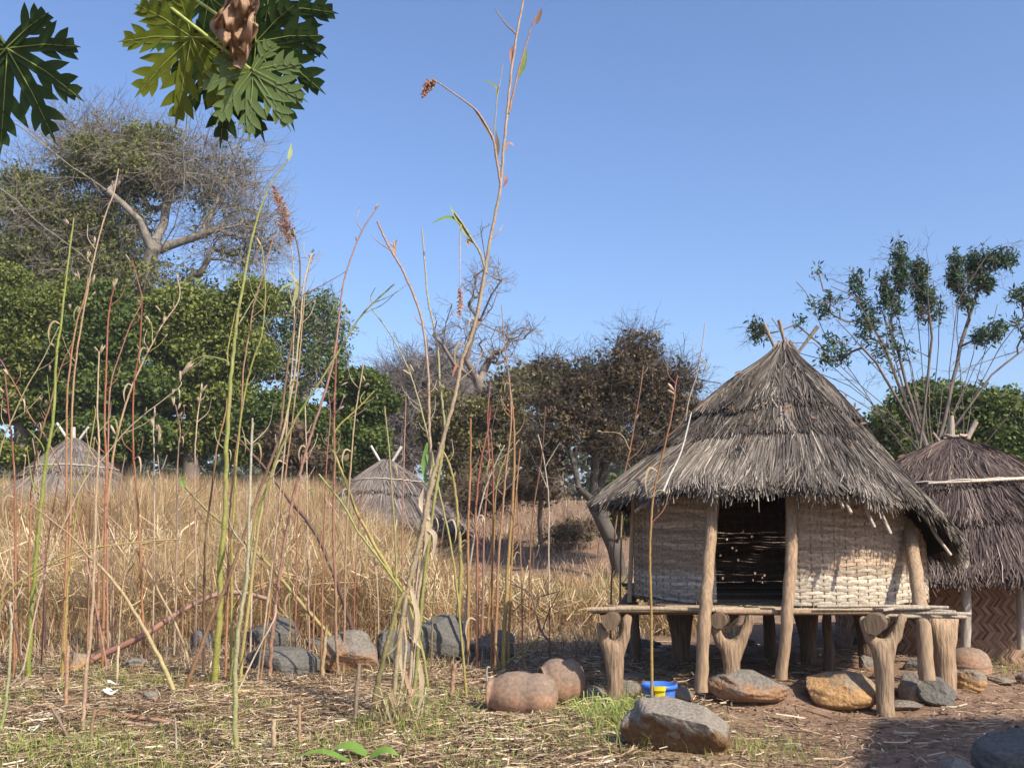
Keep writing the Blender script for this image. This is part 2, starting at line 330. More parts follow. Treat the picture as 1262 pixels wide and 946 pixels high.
# ------------------------------------------------------------------ trees
def frusta(edges, n=5):
    e = np.asarray(edges, float); p0, p1, r0, r1 = e[:, :3], e[:, 3:6], e[:, 6], e[:, 7]
    d = p1-p0; L = np.linalg.norm(d, axis=1, keepdims=True)+1e-9; d /= L; p1 = p1+d*np.minimum(r1, .2)[:, None]*.35
    ref = np.where(np.abs(d[:, 1:2]) < .8, np.array([[0, 1., 0]]), np.array([[1., 0, 0]])); a = np.cross(d, ref); a /= np.linalg.norm(a, axis=1, keepdims=True); b = np.cross(d, a)
    w = np.arange(n)*2*PI/n; ring = a[:, None, :]*np.cos(w)[None, :, None]+b[:, None, :]*np.sin(w)[None, :, None]
    V = np.concatenate([p0[:, None]+ring*r0[:, None, None], p1[:, None]+ring*r1[:, None, None]], 1).reshape(-1, 3)
    k = np.arange(len(e))[:, None]*2*n; j = np.arange(n)[None]; q = np.stack([k+j, k+(j+1) % n, k+n+(j+1) % n, k+n+j], -1).reshape(-1, 4)
    return V, q
def leaves(cent, N, spread, size, elong=1.6, flat_=.6, droop=0.):
    idx = RNG.integers(0, len(cent), N); off = RNG.normal(0, 1, (N, 3)); off /= np.linalg.norm(off, axis=1, keepdims=True); off *= (RNG.uniform(0, 1, N)**.5)[:, None]*spread; off[:, 2] *= flat_
    p = cent[idx]+off; a = RNG.normal(0, 1, (N, 3)); a[:, 2] -= droop; a /= np.linalg.norm(a, axis=1, keepdims=True)
    r = RNG.normal(0, 1, (N, 3)); b = np.cross(a, r); b /= np.linalg.norm(b, axis=1, keepdims=True)
    s = size*RNG.uniform(.6, 1.3, N)[:, None]
    V = np.stack([p-a*s*.5*elong, p+b*s*.45, p+a*s*.5*elong, p-b*s*.45], 1).reshape(-1, 3); k = np.arange(N)*4
    clump = RNG.normal(0, .16, len(cent))
    t = np.clip(.5+clump[idx]+RNG.normal(0, .2, N), 0, 1)
    return V, np.stack([k, k+1, k+2, k+3], -1), np.repeat(t, 4)
def tree(name, label, cat, Y, trunk, limbs, blobs, lmat, nleaf, lsize, cspread, r_tip=.02, r_trunk=.4, bark=(.18, .15, .125), twigs=0, twig_len=.5, group=None, jit=.12, zsq=.8, elong=1.6, flat_=.6, expo=2.2, shell=.35, droop=0, yoff=0.):
    s = Y/FPX
    base = P(trunk[0][0], trunk[0][1], Y); base.z = float(gh(base.x, base.y))
    root = thing(name, base, label, cat, group)
    nodes = [np.array(base)-np.array([0, 0, .3])]; par = [-1]; dist = [0.]
    def chain(start, pts):
        i = start
        for p in pts:
            d0 = nodes[i]; L = np.linalg.norm(p-d0); k = max(1, int(L/(22*s)))
            for j in range(1, k+1):
                q = d0+(p-d0)*j/k+RNG.normal(0, jit*L/k*.35, 3)*(1 if j < k else 0)
                nodes.append(q); par.append(i); dist.append(dist[i]+L/k); i = len(nodes)-1
        return i
    tp = [np.array(P(a, b, Y)) for a, b in trunk[1:]]
    chain(0, tp)
    def nearest(p): return int(np.argmin(np.linalg.norm(np.array(nodes)-p, axis=1)))
    for L in limbs:
        yo = RNG.uniform(-1, 1)*30*s; pts = [np.array(P(a, b, Y)) for a, b in L]
        for k, p in enumerate(pts): p[1] += yo*k
        chain(nearest(pts[0]), pts[1:])
    att = []; den = []
    for (cx, cy, rx, ry, n, dl) in blobs:
        c = np.array(P(cx, cy, Y)); R = np.array([rx*s, rx*s*zsq, ry*s]); v = RNG.normal(0, 1, (n, 3)); v /= np.linalg.norm(v, axis=1, keepdims=True)
        v *= (shell+(1-shell)*RNG.uniform(0, 1, n)**.6)[:, None]*RNG.uniform(.8, 1.12, n)[:, None]
        att.append(c+v*R+np.array([0, yoff, 0])); den += [dl]*n
    att = np.concatenate(att); den = np.array(den, float)
    o = np.argsort(np.linalg.norm(att-nodes[min(len(tp), len(nodes)-1)], axis=1)); att = att[o]; den = den[o]
    for p in att:
        A = np.array(nodes); d = np.linalg.norm(A-p, axis=1)+.22*np.array(dist)+np.where(A[:, 2] > p[2]+20*s, 40*s, 0); d[:2] += 1e3 if len(nodes) > 6 else 0
        i = int(np.argmin(d)); q0 = nodes[i]; mid = (q0+p)/2+RNG.normal(0, .1, 3)*np.linalg.norm(p-q0); mid[2] -= .04*np.linalg.norm(p-q0)
        chain(i, [mid, p])
    n = len(nodes); rad = np.full(n, 0.); kids = np.zeros(n, int)
    for i in range(1, n): kids[par[i]] += 1
    for i in range(n-1, 0, -1):
        if kids[i] == 0: rad[i] = r_tip**expo
        rad[par[i]] += rad[i]
    rad = rad**(1/expo); rad = rad*min(1e9, 1); k = r_trunk/rad[0]
    rad = rad*np.where(rad > r_tip*1.01, 1+(k-1)*np.clip((rad-r_tip)/(rad[0]-r_tip), 0, 1)**.5, 1)
    E = [(*nodes[par[i]], *nodes[i], max(min(rad[par[i]], rad[i]*1.5), r_tip), max(rad[i], r_tip*.6)) for i in range(1, n)]
    A = np.array(nodes)
    V, q = frusta(E, 7 if r_trunk > .3 else 5); c = np.tile(np.array(bark), (len(V), 1))
    mesh_np('trunk', V, q, None, M_BARK, root, col=c, smooth=True)
    if twigs:
        src = A[(rad < r_tip*2.5)]; E2 = []
        ix = RNG.integers(0, len(src), twigs//3); c0_ = np.array(P(blobs[0][0], blobs[0][1], Y)); d = RNG.normal(0, 1, (len(ix), 3)); d[:, 2] = d[:, 2]*.7+.2; d += (src[ix]-c0_)*.15/(60*s); d /= np.linalg.norm(d, axis=1, keepdims=True)
        def seg(p, d, ln, r):
            m_ = len(p); a1 = p+d*ln*RNG.uniform(.6, 1.1, m_)[:, None]; E2.append(np.concatenate([p, a1, np.full((m_, 1), r), np.full((m_, 1), r*.75)], 1)); return a1
        def turn(d, k): e = d+RNG.normal(0, k, d.shape); return e/np.linalg.norm(e, axis=1, keepdims=True)
        p = src[ix]; r0 = r_tip*.6; p1 = seg(p, d, twig_len*.5, r0); d1 = turn(d, .3); p2 = seg(p1, d1, twig_len*.45, r0*.75); p3 = seg(p2, turn(d1, .3), twig_len*.4, r0*.55)
        for pp_, q_ in ((p1, .45), (p1, .3), (p2, .35), (p2, .28)): e = turn(d1, .8); z_ = seg(pp_, e, twig_len*q_, r0*.5); seg(z_, turn(e, .5), twig_len*q_*.6, r0*.4)
        V, q = frusta(np.concatenate(E2), 3); mesh_np('twigs', V, q, None, M_BARK, root, col=np.tile(np.array(bark)*1.05, (len(V), 1)))
    if nleaf:
        pr = den/den.sum(); cc = att[RNG.choice(len(att), size=min(len(att)*2, 3000), p=pr)]; V, q, t = leaves(cc, nleaf, cspread, lsize, elong, flat_, droop)
        mesh_np('crown', V, q, None, lmat, root, t=t)
    return root

tree('tall_tree', 'tallest tree on the left, thick grey limbs half bare and half leafed', 'tree', 42,
     [(150, 600), (150, 520), (158, 450), (168, 395), (178, 345)],
     [[(178, 345), (192, 312), (182, 280), (150, 250), (112, 225), (80, 200), (48, 178)],
      [(178, 345), (205, 312), (228, 290), (245, 255), (250, 215), (262, 172)],
      [(205, 312), (250, 292), (300, 282), (335, 292)], [(192, 312), (195, 270), (200, 220), (190, 175), (170, 150)],
      [(168, 395), (205, 378), (250, 380), (285, 372)], [(165, 400), (130, 352), (85, 330), (30, 300), (-30, 290)], [(150, 250), (160, 200), (130, 160), (110, 145)],
      [(245, 255), (280, 225), (300, 190)], [(130, 352), (110, 320), (60, 280), (20, 240)]],
     [(140, 200, 80, 42, 110, 2.2), (45, 250, 60, 42, 80, 2.4), (15, 215, 22, 16, 12, 2), (20, 325, 80, 55, 110, 2.6), (100, 320, 70, 50, 90, 1.6), (130, 270, 60, 40, 60, .9), (250, 205, 70, 50, 120, .12), (285, 280, 50, 60, 100, .08), (105, 170, 60, 35, 70, .12), (190, 350, 80, 30, 40, 1.0), (175, 165, 30, 14, 20, 2.), (90, 350, 50, 30, 30, 1.5)],
     M_LF_YEL, 62000, .115, 1.0, r_tip=.026, r_trunk=.5, bark=(.22, .195, .165), twigs=7500, twig_len=1.9, shell=.25, zsq=.8, yoff=.7)
for nm, lb, Y, tr_, bl_, mt, nl in [
    ('leafy_tree', 'dark green leafy tree at the left edge of the frame behind the red stems', 38, [(25, 620), (28, 540), (30, 480)], [(10, 405, 50, 40, 70, 1), (50, 385, 34, 24, 34, 1), (-15, 350, 40, 22, 24, 1), (85, 375, 22, 22, 20, 1), (-10, 470, 60, 50, 30, 1), (55, 450, 40, 30, 40, 1), (30, 500, 40, 26, 30, 1), (75, 500, 30, 40, 30, 1), (30, 550, 60, 22, 30, 1), (95, 410, 26, 30, 24, 1)], M_LF_MID, 26000),
    ('leafy_tree', 'dark green leafy tree around the tall tree trunk behind the left straw roof', 37, [(135, 620), (135, 560), (130, 500)], [(110, 430, 34, 40, 60, 1), (150, 410, 24, 30, 34, 1), (125, 372, 20, 26, 24, 1), (125, 480, 50, 28, 40, 1), (115, 540, 60, 24, 40, 1), (170, 480, 30, 36, 30, 1), (165, 535, 30, 26, 20, 1)], M_LF_DARK, 20000),
    ('leafy_tree', 'broad green leafy tree between the tall tree trunk and the pale airy tree', 39, [(235, 620), (236, 560), (240, 500)], [(225, 390, 40, 36, 60, 1), (255, 385, 24, 20, 24, 1), (205, 378, 24, 14, 16, 1), (312, 368, 20, 22, 24, 1), (275, 400, 30, 34, 40, 1), (200, 420, 26, 26, 24, 1), (300, 430, 26, 40, 34, 1), (245, 440, 40, 30, 40, 1), (210, 480, 40, 30, 40, 1), (270, 490, 40, 34, 40, 1), (300, 530, 30, 30, 30, 1), (215, 540, 50, 26, 30, 1)], M_LF_MID, 32000)]:
    tree(nm, lb, 'tree', Y, tr_, [], bl_, mt, int(nl*3.2), .115, .85, r_tip=.026, r_trunk=.35, group='leafy trees behind the field')
tree('airy_tree', 'pale green airy tree with sky showing through, left of centre', 'tree', 46, [(372, 620), (372, 560), (372, 500)],
     [[(372, 500), (360, 460), (345, 420), (335, 385)], [(372, 500), (385, 450), (395, 410), (400, 380)]],
     [(345, 390, 48, 42, 60, 1), (395, 400, 32, 42, 40, 1), (370, 450, 55, 40, 50, .9), (320, 440, 30, 40, 30, 1), (412, 445, 18, 20, 12, .8)], M_LF_PALE, 13000, .115, .8, r_tip=.03, r_trunk=.3, bark=(.2, .18, .15), twigs=700, twig_len=.9)
tree('round_tree', 'dense dark green round tree left of the middle straw roof', 'tree', 36, [(443, 620), (443, 570)], [],
     [(443, 495, 36, 44, 70, 1), (437, 545, 38, 30, 40, 1), (425, 560, 30, 22, 20, 1)], M_LF_DARK, 42000, .10, .6, r_tip=.025, r_trunk=.25)
tree('low_tree', 'low dark green spreading tree below the pale airy tree', 'tree', 35, [(345, 620), (345, 570)], [],
     [(335, 520, 40, 32, 50, 1), (375, 525, 35, 30, 40, 1), (400, 560, 25, 20, 16, 1), (355, 555, 50, 22, 30, .8)], M_LF_DARK, 34000, .10, .75, r_tip=.025, r_trunk=.22)
tree('russet_shrub', 'shrub with russet dead leaves in front of the low dark tree', 'shrub', 33.5, [(352, 612), (352, 580)], [],
     [(352, 548, 24, 26, 26, 1), (392, 572, 24, 16, 16, 1)], M_LF_BRN, 1700, .17, .6, r_tip=.02, r_trunk=.08, twigs=300, twig_len=.5)
tree('bare_shrub', 'grey leafless shrub standing directly behind the middle straw roof', 'shrub', 44, [(505, 620), (505, 560)], [[(505, 560), (530, 530), (560, 500)], [(505, 560), (490, 520), (485, 470)], [(505, 560), (515, 500), (530, 450)]],
     [(500, 490, 40, 42, 70, .3), (545, 475, 36, 40, 60, .3), (515, 540, 40, 35, 40, .5)], M_LF_GREY, 1500, .2, .9, r_tip=.03, r_trunk=.2, bark=(.22, .195, .185), twigs=4200, twig_len=1.5)
tree('dead_tree', 'leafless grey dead tree with crooked limbs against the sky at centre', 'tree', 30, [(612, 620), (608, 560), (600, 500), (590, 470)],
     [[(590, 470), (575, 445), (585, 410), (592, 370), (600, 335), (595, 305)], [(590, 470), (603, 440), (615, 425), (625, 437)], [(585, 410), (590, 395), (625, 408), (655, 398)],
      [(575, 470), (560, 450), (548, 430), (552, 405), (560, 385)], [(590, 470), (570, 490), (545, 480)], [(592, 380), (606, 365), (618, 350)], [(548, 430), (535, 415), (540, 400)]],
     [(595, 350, 32, 28, 18, .3), (640, 405, 26, 16, 12, .3), (550, 415, 18, 26, 12, .3), (610, 440, 30, 18, 16, .3), (590, 400, 30, 40, 16, .3)], M_LF_GREY, 0, .1, .3, r_tip=.016, r_trunk=.17, bark=(.20, .165, .14), twigs=1000, twig_len=.5, expo=2.2)
tree('yellowing_shrub', 'tall yellowing shrub with sparse leaves between the middle straw roof and the brown tree', 'shrub', 27, [(585, 640), (583, 600)], [[(583, 600), (560, 560), (545, 520)], [(583, 600), (600, 560), (615, 500)]],
     [(560, 520, 45, 42, 60, 1), (612, 530, 40, 55, 60, .9), (580, 580, 45, 30, 30, .8), (630, 480, 25, 25, 20, .8)], leafmat('leaf_yellowing', (.05, .04, .02), (.14, .125, .045), (.26, .24, .09)), 13000, .085, .5, r_tip=.015, r_trunk=.12, twigs=2600, twig_len=.6)
tree('brown_tree', 'brown leaved spreading tree with dark leaning trunk left of the hut', 'tree', 19, [(768, 702), (758, 675), (745, 645), (732, 618)],
     [[(732, 618), (712, 602), (690, 592), (665, 590), (650, 560)], [(735, 620), (750, 560), (770, 520), (800, 470)], [(732, 618), (735, 550), (725, 500), (720, 450)], [(752, 690), (765, 640), (775, 590), (800, 540)], [(690, 592), (700, 550), (690, 500)], [(800, 470), (830, 460), (870, 468), (890, 470)]],
     [(710, 500, 60, 60, 130, 1), (780, 470, 62, 50, 130, 1), (770, 535, 70, 38, 90, .8), (670, 560, 35, 40, 40, .8), (690, 455, 40, 22, 20, .45), (785, 425, 40, 20, 26, .5), (845, 468, 34, 14, 18, .5), (830, 510, 45, 40, 60, 1)],
     M_LF_BRN, 24000, .052, .26, r_tip=.009, r_trunk=.15, bark=(.10, .085, .072), twigs=6000, twig_len=.55, shell=.3, droop=.5)
tree('pale_bush', 'pale green feathery bush behind the top left of the brown tree', 'bush', 34, [(690, 620), (690, 560)], [], [(690, 480, 40, 30, 50, 1), (655, 480, 20, 22, 20, 1), (740, 470, 40, 22, 30, 1)], M_LF_PALE, 5500, .17, .6, r_tip=.02, r_trunk=.15)
tree('thicket', 'dark dry thicket at the foot of the brown tree', 'thicket', 22, [(665, 660), (665, 640)], [], [(640, 600, 50, 16, 30, 1), (590, 615, 36, 20, 24, 1), (700, 655, 30, 10, 14, 1)], M_LF_BRN, 2600, .08, .4, r_tip=.012, r_trunk=.06, twigs=3000, twig_len=.45, bark=(.24, .18, .13))
tree('thicket', 'dark leafy thicket behind the left of the hut under the roof edge', 'thicket', 24, [(800, 660), (800, 640)], [], [(800, 615, 70, 40, 60, 1), (880, 600, 60, 60, 60, 1)], M_LF_DARK, 9000, .13, .45, r_tip=.012, r_trunk=.06, twigs=500, twig_len=.45, bark=(.12, .1, .08))
tree('dark_tree', 'dense dark green tree behind the right hand straw roof', 'tree', 27, [(1180, 640), (1180, 590), (1180, 540)], [], [(1160, 510, 60, 45, 80, 1), (1220, 520, 55, 48, 80, 1), (1110, 530, 40, 35, 40, .8), (1180, 570, 90, 35, 50, 1), (1280, 540, 50, 50, 40, 1), (1250, 580, 50, 40, 40, .9)], M_LF_DARK, 42000, .09, .6, r_tip=.02, r_trunk=.3)
PT = [[(1130, 560), (1100, 520), (1060, 450), (1030, 400), (1010, 345), (1002, 330)], [(1130, 560), (1110, 500), (1070, 420), (1040, 375), (1008, 365)], [(1130, 560), (1120, 480), (1105, 420), (1098, 380), (1110, 310)],
      [(1130, 560), (1135, 490), (1140, 420), (1132, 370), (1130, 330)], [(1165, 560), (1163, 480), (1175, 420), (1182, 370), (1180, 330)], [(1165, 560), (1160, 460), (1165, 380), (1200, 320), (1205, 318)],
      [(1195, 560), (1194, 480), (1192, 400), (1198, 350), (1225, 322)], [(1195, 560), (1215, 480), (1245, 400), (1262, 360)], [(1195, 560), (1230, 500), (1262, 470), (1290, 440)], [(1130, 560), (1080, 500), (1030, 460), (990, 430), (958, 432), (935, 405)],
      [(1130, 560), (1085, 480), (1040, 430), (1000, 412), (985, 398)], [(1194, 480), (1215, 430), (1225, 410)], [(1110, 500), (1085, 440), (1072, 400), (1075, 370)], [(1163, 480), (1200, 450), (1262, 430)]]
tree('feathery_tree', 'pollarded tree with many bare upright shoots and feathery tufts above the right hut', 'tree', 20, [(1150, 650), (1150, 600), (1150, 565)],
     [[(1150, 565)]+L for L in PT]+[[(1150, 565), (1150+(x-1150)*.25, 520), (1150+(x-1150)*.6, (500+y)/2), (x, y)] for x, y in ((1020, 400), (1050, 360), (1085, 355), (1120, 350), (1150, 345), (1170, 360), (1215, 350), (1240, 380), (1262, 395), (1075, 420), (1140, 390), (1280, 420), (1000, 440), (975, 455))],
     [(1110, 330, 5, 32, 34, 1.3), (1098, 375, 10, 22, 16, .8), (1133, 350, 4, 40, 30, 1.2), (1145, 372, 12, 20, 14, .8), (1178, 335, 5, 28, 26, 1.4), (1190, 365, 8, 18, 14, 1.), (1203, 330, 6, 24, 26, 1.6), (1214, 345, 10, 14, 14, 1.2), (1230, 321, 24, 5, 18, 1.3), (1090, 350, 4, 24, 12, 1.2), (1218, 414, 18, 6, 14, 1.3), (1232, 405, 8, 10, 8, 1.2), (1262, 365, 18, 8, 14, 1.2), (1060, 350, 14, 20, 10, .6), (1070, 400, 18, 30, 24, 1), (1020, 375, 22, 18, 18, .7), (1025, 430, 25, 22, 22, .8), (1005, 335, 12, 8, 6, .4), (935, 405, 12, 14, 12, .8), (1100, 430, 30, 30, 24, .7), (1150, 385, 10, 14, 8, 1), (985, 398, 8, 8, 6, .7), (1262, 400, 14, 14, 8, .8)],
     M_LF_BLUE, 9000, .042, .19, r_tip=.009, r_trunk=.062, bark=(.15, .125, .11), twigs=900, twig_len=.5, jit=.05, elong=3.2, flat_=1.3, expo=2.6)
# far woodland: one mass behind everything
N = 240; px = RNG.uniform(-300, 1600, N); Yf = RNG.uniform(62, 80, N); cent = []
for a_, y_ in zip(px, Yf):
    h_ = (540+20*math.sin(a_*.02)+25*math.sin(a_*.007+1)); b_ = P(a_, h_, y_)
    z0 = float(gh(b_.x, b_.y)); 
    for k in range(5): cent.append([b_.x, y_, z0+(b_.z-z0)*k/4+RNG.uniform(-.4, .4)])
V, q, t = leaves(np.array(cent), 36000, 2.4, .5, 1.3, .7)
tag(mesh_np('far_woodland', V, q, None, leafmat('leaf_far', (.05, .065, .045), (.09, .11, .075), (.15, .16, .11)), t=t), 'far grey green woodland closing the view behind the trees', 'woodland', kind='stuff')

# thin dry season haze: one closed box of even density round the whole scene
hz = bpy.data.materials.new('haze_air'); hz.use_nodes = True; hn = hz.node_tree.nodes; hn.remove(hn['Principled BSDF'])
pv = hn.new('ShaderNodeVolumePrincipled'); pv.inputs['Color'].default_value = (.80, .87, 1, 1); pv.inputs['Density'].default_value = .00045; hz.node_tree.links.new(pv.outputs[0], hn['Material Output'].inputs['Volume'])
hv = [(x, y, z) for x in (-3200, 3200) for y in (-3200, 3200) for z in (-2, 26)]
tag(mesh_np('haze', hv, [(0, 1, 3, 2), (4, 6, 7, 5), (0, 4, 5, 1), (2, 3, 7, 6), (0, 2, 6, 4), (1, 5, 7, 3)], None, hz), kind='stuff')
bpy.context.scene.cycles.volume_bounces = 0

# ------------------------------------------------------------------ thatch
def interp_phi(tab, phi):
    a = np.array([k for k, _ in tab]+[tab[0][0]+2*PI]); v = np.array([x for _, x in tab]+[tab[0][1]]); return np.interp(np.mod(phi-a[0], 2*PI)+a[0], a, v)
def roof_fn(cx, cy, zap, Rf, Zf, r0=.10, conv=1.0):
    def f(phi, t, off=0.):      # phi: 0 = towards the camera, + = right ; t 0 apex .. 1 eave
        R = Rf(phi); ze = Zf(phi); r = r0+(R-r0)*t; z = zap+(ze-zap)*t**conv
        sl = np.arctan2(zap-ze, R-r0); off = off*np.clip(.25+t*3.2, 0, 1); r = r+off*np.sin(sl); z = z+off*np.cos(sl)
        return np.stack([cx+r*np.sin(phi), cy-r*np.cos(phi), z], -1)
    return f
def make_thatch(parent, f, tiers, n, L, mat, w=(.005, .011), tj=.03, sag=.05, droop=.05, shade=0, Rm=1.7):
    Vs = []; Ts = []
    for k, (a, b, off) in enumerate(tiers):
        m = int(n*(b*b-a*a+.12)); phi = RNG.uniform(0, 2*PI, m)
        edge = RNG.uniform(0, 1, m) < .38
        Lt = L*RNG.uniform(.6, 1.25, m)/(Rm*1.25)
        bb = b+(vnoise(phi*6, phi*0+k, 1., 40+k)-.5)*.07+(vnoise(phi*26, phi*0+k, 1., 50+k)-.5)*.05
        te = np.where(edge, bb-np.abs(RNG.normal(0, tj, m)), a+Lt*.6+(bb-a-Lt*.6)*RNG.uniform(0, 1, m)**.6); ts = np.maximum(te-Lt, max(0., a-.03))
        lump = (vnoise(phi*9, te*9, 1., 60+k)-.5)*.035
        o = off+lump+RNG.uniform(-.006, .022, m)+.05*(te-a)
        tw = RNG.normal(0, .065, m)+(vnoise(phi*5, te*5, 1., 70+k)-.5)*.12
        p0 = f(phi, ts, o-.012); p1 = f(phi+tw*.35/np.maximum(te, .12)*.5, ts+(te-ts)*.6, o); p2 = f(phi+tw/np.maximum(te, .12)*.5, te, o); 
        p2[:, 2] -= np.abs(RNG.normal(0, droop, m))*np.where(edge, 1, .12)
        d = p2-p0; s = np.cross(d, RNG.normal(0, .5, (m, 3))+np.array([0, 0, 1.])); s /= np.linalg.norm(s, axis=1, keepdims=True); s *= RNG.uniform(w[0], w[1], m)[:, None]/2
        Vs.append(np.stack([p0-s, p0+s, p1+s, p1-s, p2+s*.6, p2-s*.6], 1).reshape(-1, 3))
        t = np.clip(.50+.45*(vnoise(phi*7, te*6, 1., 80+k)-.5)+.35*(vnoise(phi*2.2, te*2.5, 1., 90+k)-.5)+RNG.normal(0, .2, m)+shade*(k-1), 0, 1); Ts.append(np.repeat(t, 6))
    V = np.concatenate(Vs); N = len(V)//6; k = np.arange(N)*6; q = np.concatenate([np.stack([k, k+1, k+2, k+3], -1), np.stack([k+3, k+2, k+4, k+5], -1)])
    mesh_np('thatch', V, q, None, mat, parent, t=np.concatenate(Ts))
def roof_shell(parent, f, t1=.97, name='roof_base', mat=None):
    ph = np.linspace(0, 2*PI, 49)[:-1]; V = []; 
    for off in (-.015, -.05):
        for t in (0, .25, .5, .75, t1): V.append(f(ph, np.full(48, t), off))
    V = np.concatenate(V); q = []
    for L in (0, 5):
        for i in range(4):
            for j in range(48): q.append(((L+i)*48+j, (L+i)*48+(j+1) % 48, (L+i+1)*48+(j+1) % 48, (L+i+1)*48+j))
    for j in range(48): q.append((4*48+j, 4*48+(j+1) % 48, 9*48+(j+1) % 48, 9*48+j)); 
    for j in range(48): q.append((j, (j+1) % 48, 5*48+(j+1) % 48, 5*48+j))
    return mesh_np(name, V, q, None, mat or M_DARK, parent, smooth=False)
WOOD = (.25, .18, .12); PALE = (.38, .32, .25); DKW = (.15, .105, .075); TANW = (.30, .21, .13)
def pole(name, parent, pts, r, c0=WOOD, c1=None, n=9, mat=None, k=4, bump=.06, wob=.0):
    mb = MB(); pp = spline(pts, k)
    if wob:
        for p in pp[1:-1]: p += Vector((random.uniform(-wob, wob), random.uniform(-wob, wob), 0))
    m = len(pp); rr = [r[0]+(r[1]-r[0])*i/(m-1) if hasattr(r, '__len__') else r for i in range(m)]
    rr = [x*(1+random.uniform(-.07, .07)) for x in rr]
    mb.tube(pp, rr, n, c0, c1, bump=bump); return mb.build(name, mat or M_POLE, parent)
def skin(name, parent, nodes, edges, radii, mat, col=WOOD, sub=2):
    me = bpy.data.meshes.new(name); me.from_pydata([tuple(n) for n in nodes], edges, []); o = bpy.data.objects.new(name, me); C.objects.link(o)
    sk = o.modifiers.new('s', 'SKIN'); ss = o.modifiers.new('u', 'SUBSURF'); ss.levels = sub
    for i, r in enumerate(radii): me.skin_vertices[0].data[i].radius = (r, r)
    me.skin_vertices[0].data[0].use_root = True
    dg = bpy.context.evaluated_depsgraph_get(); m2 = bpy.data.meshes.new_from_object(o.evaluated_get(dg)); bpy.data.objects.remove(o)
    V = np.array([v.co[:] for v in m2.vertices]); 
    nn = (vnoise(V[:, 0]*1.0+V[:, 2]*.3, V[:, 1]+V[:, 2]*.25, .04, 3)-.5)*.016+(vnoise(V[:, 0]+V[:, 2]*.08, V[:, 1]+V[:, 2]*.05, .014, 5)-.5)*.009
    nr = np.array([v.normal[:] for v in m2.vertices]); V = V+nr*nn[:, None]
    q = [p.vertices[:] for p in m2.polygons if len(p.vertices) == 4]; tr = [p.vertices[:] for p in m2.polygons if len(p.vertices) == 3]
    bpy.data.meshes.remove(m2)
    return mesh_np(name, V, q, tr, mat, parent, col=np.tile(np.array(col), (len(V), 1)), smooth=True)

# ------------------------------------------------------------------ main hut (raised granary)
hut = thing('raised_hut', (HX, HY, float(gh(HX, HY))), 'nearest thatched hut with open doorway, raised on forked posts', 'hut')
AP = P(966, 428, HY); D = math.radians
Rf = lambda p: interp_phi([(D(-180), 1.70), (D(-90), 1.84), (D(-45), 1.80), (D(0), 1.72), (D(30), 1.60), (D(60), 1.43), (D(90), 1.40), (D(135), 1.5)], p)*(1+.02*np.sin(p*7))
Zf = lambda p: interp_phi([(D(-180), 1.42), (D(-90), 1.62), (D(-45), 1.66), (D(-5), 1.66), (D(30), 1.51), (D(60), 1.23), (D(90), 1.10), (D(135), 1.15)], p)
f0 = roof_fn(AP.x, HY, AP.z, Rf, Zf, .045, .90)
roof_shell(hut, f0)
make_thatch(hut, f0, [(.48, 1.0, .02), (.36, .66, .045), (.0, .46, .078)], 74000, .42, M_THATCH, w=(.004, .013), tj=.045, droop=.055, shade=-.05)
# smaller bundled tuft at the top
mb = MB()
for k in range(260):
    ph = random.uniform(0, 2*PI); r = random.uniform(.0, .07); p = Vector((AP.x+r*math.sin(ph), HY-r*math.cos(ph), AP.z+random.uniform(.0, .07))); q_ = Vector((AP.x+(r*1.3+.07)*math.sin(ph), HY-(r*1.3+.07)*math.cos(ph), AP.z-.02-random.uniform(0, .2)))
    g_ = random.uniform(.09, .26); mb.blade([p, (p+q_)/2+Vector((0, 0, .01)), q_], .012, c=(g_, g_*.82, g_*.68), fold=.1)
mb.build('roof_tuft', M_STALK, hut)
for (a, b) in [((960, 440), (941, 398)), ((972, 442), (960, 394)), ((978, 442), (1008, 402))]:
    pole('ridge_stick', hut, [P(a[0], a[1], HY), P(b[0], b[1], HY-.1)], (.014, .019), (.30, .25, .19))
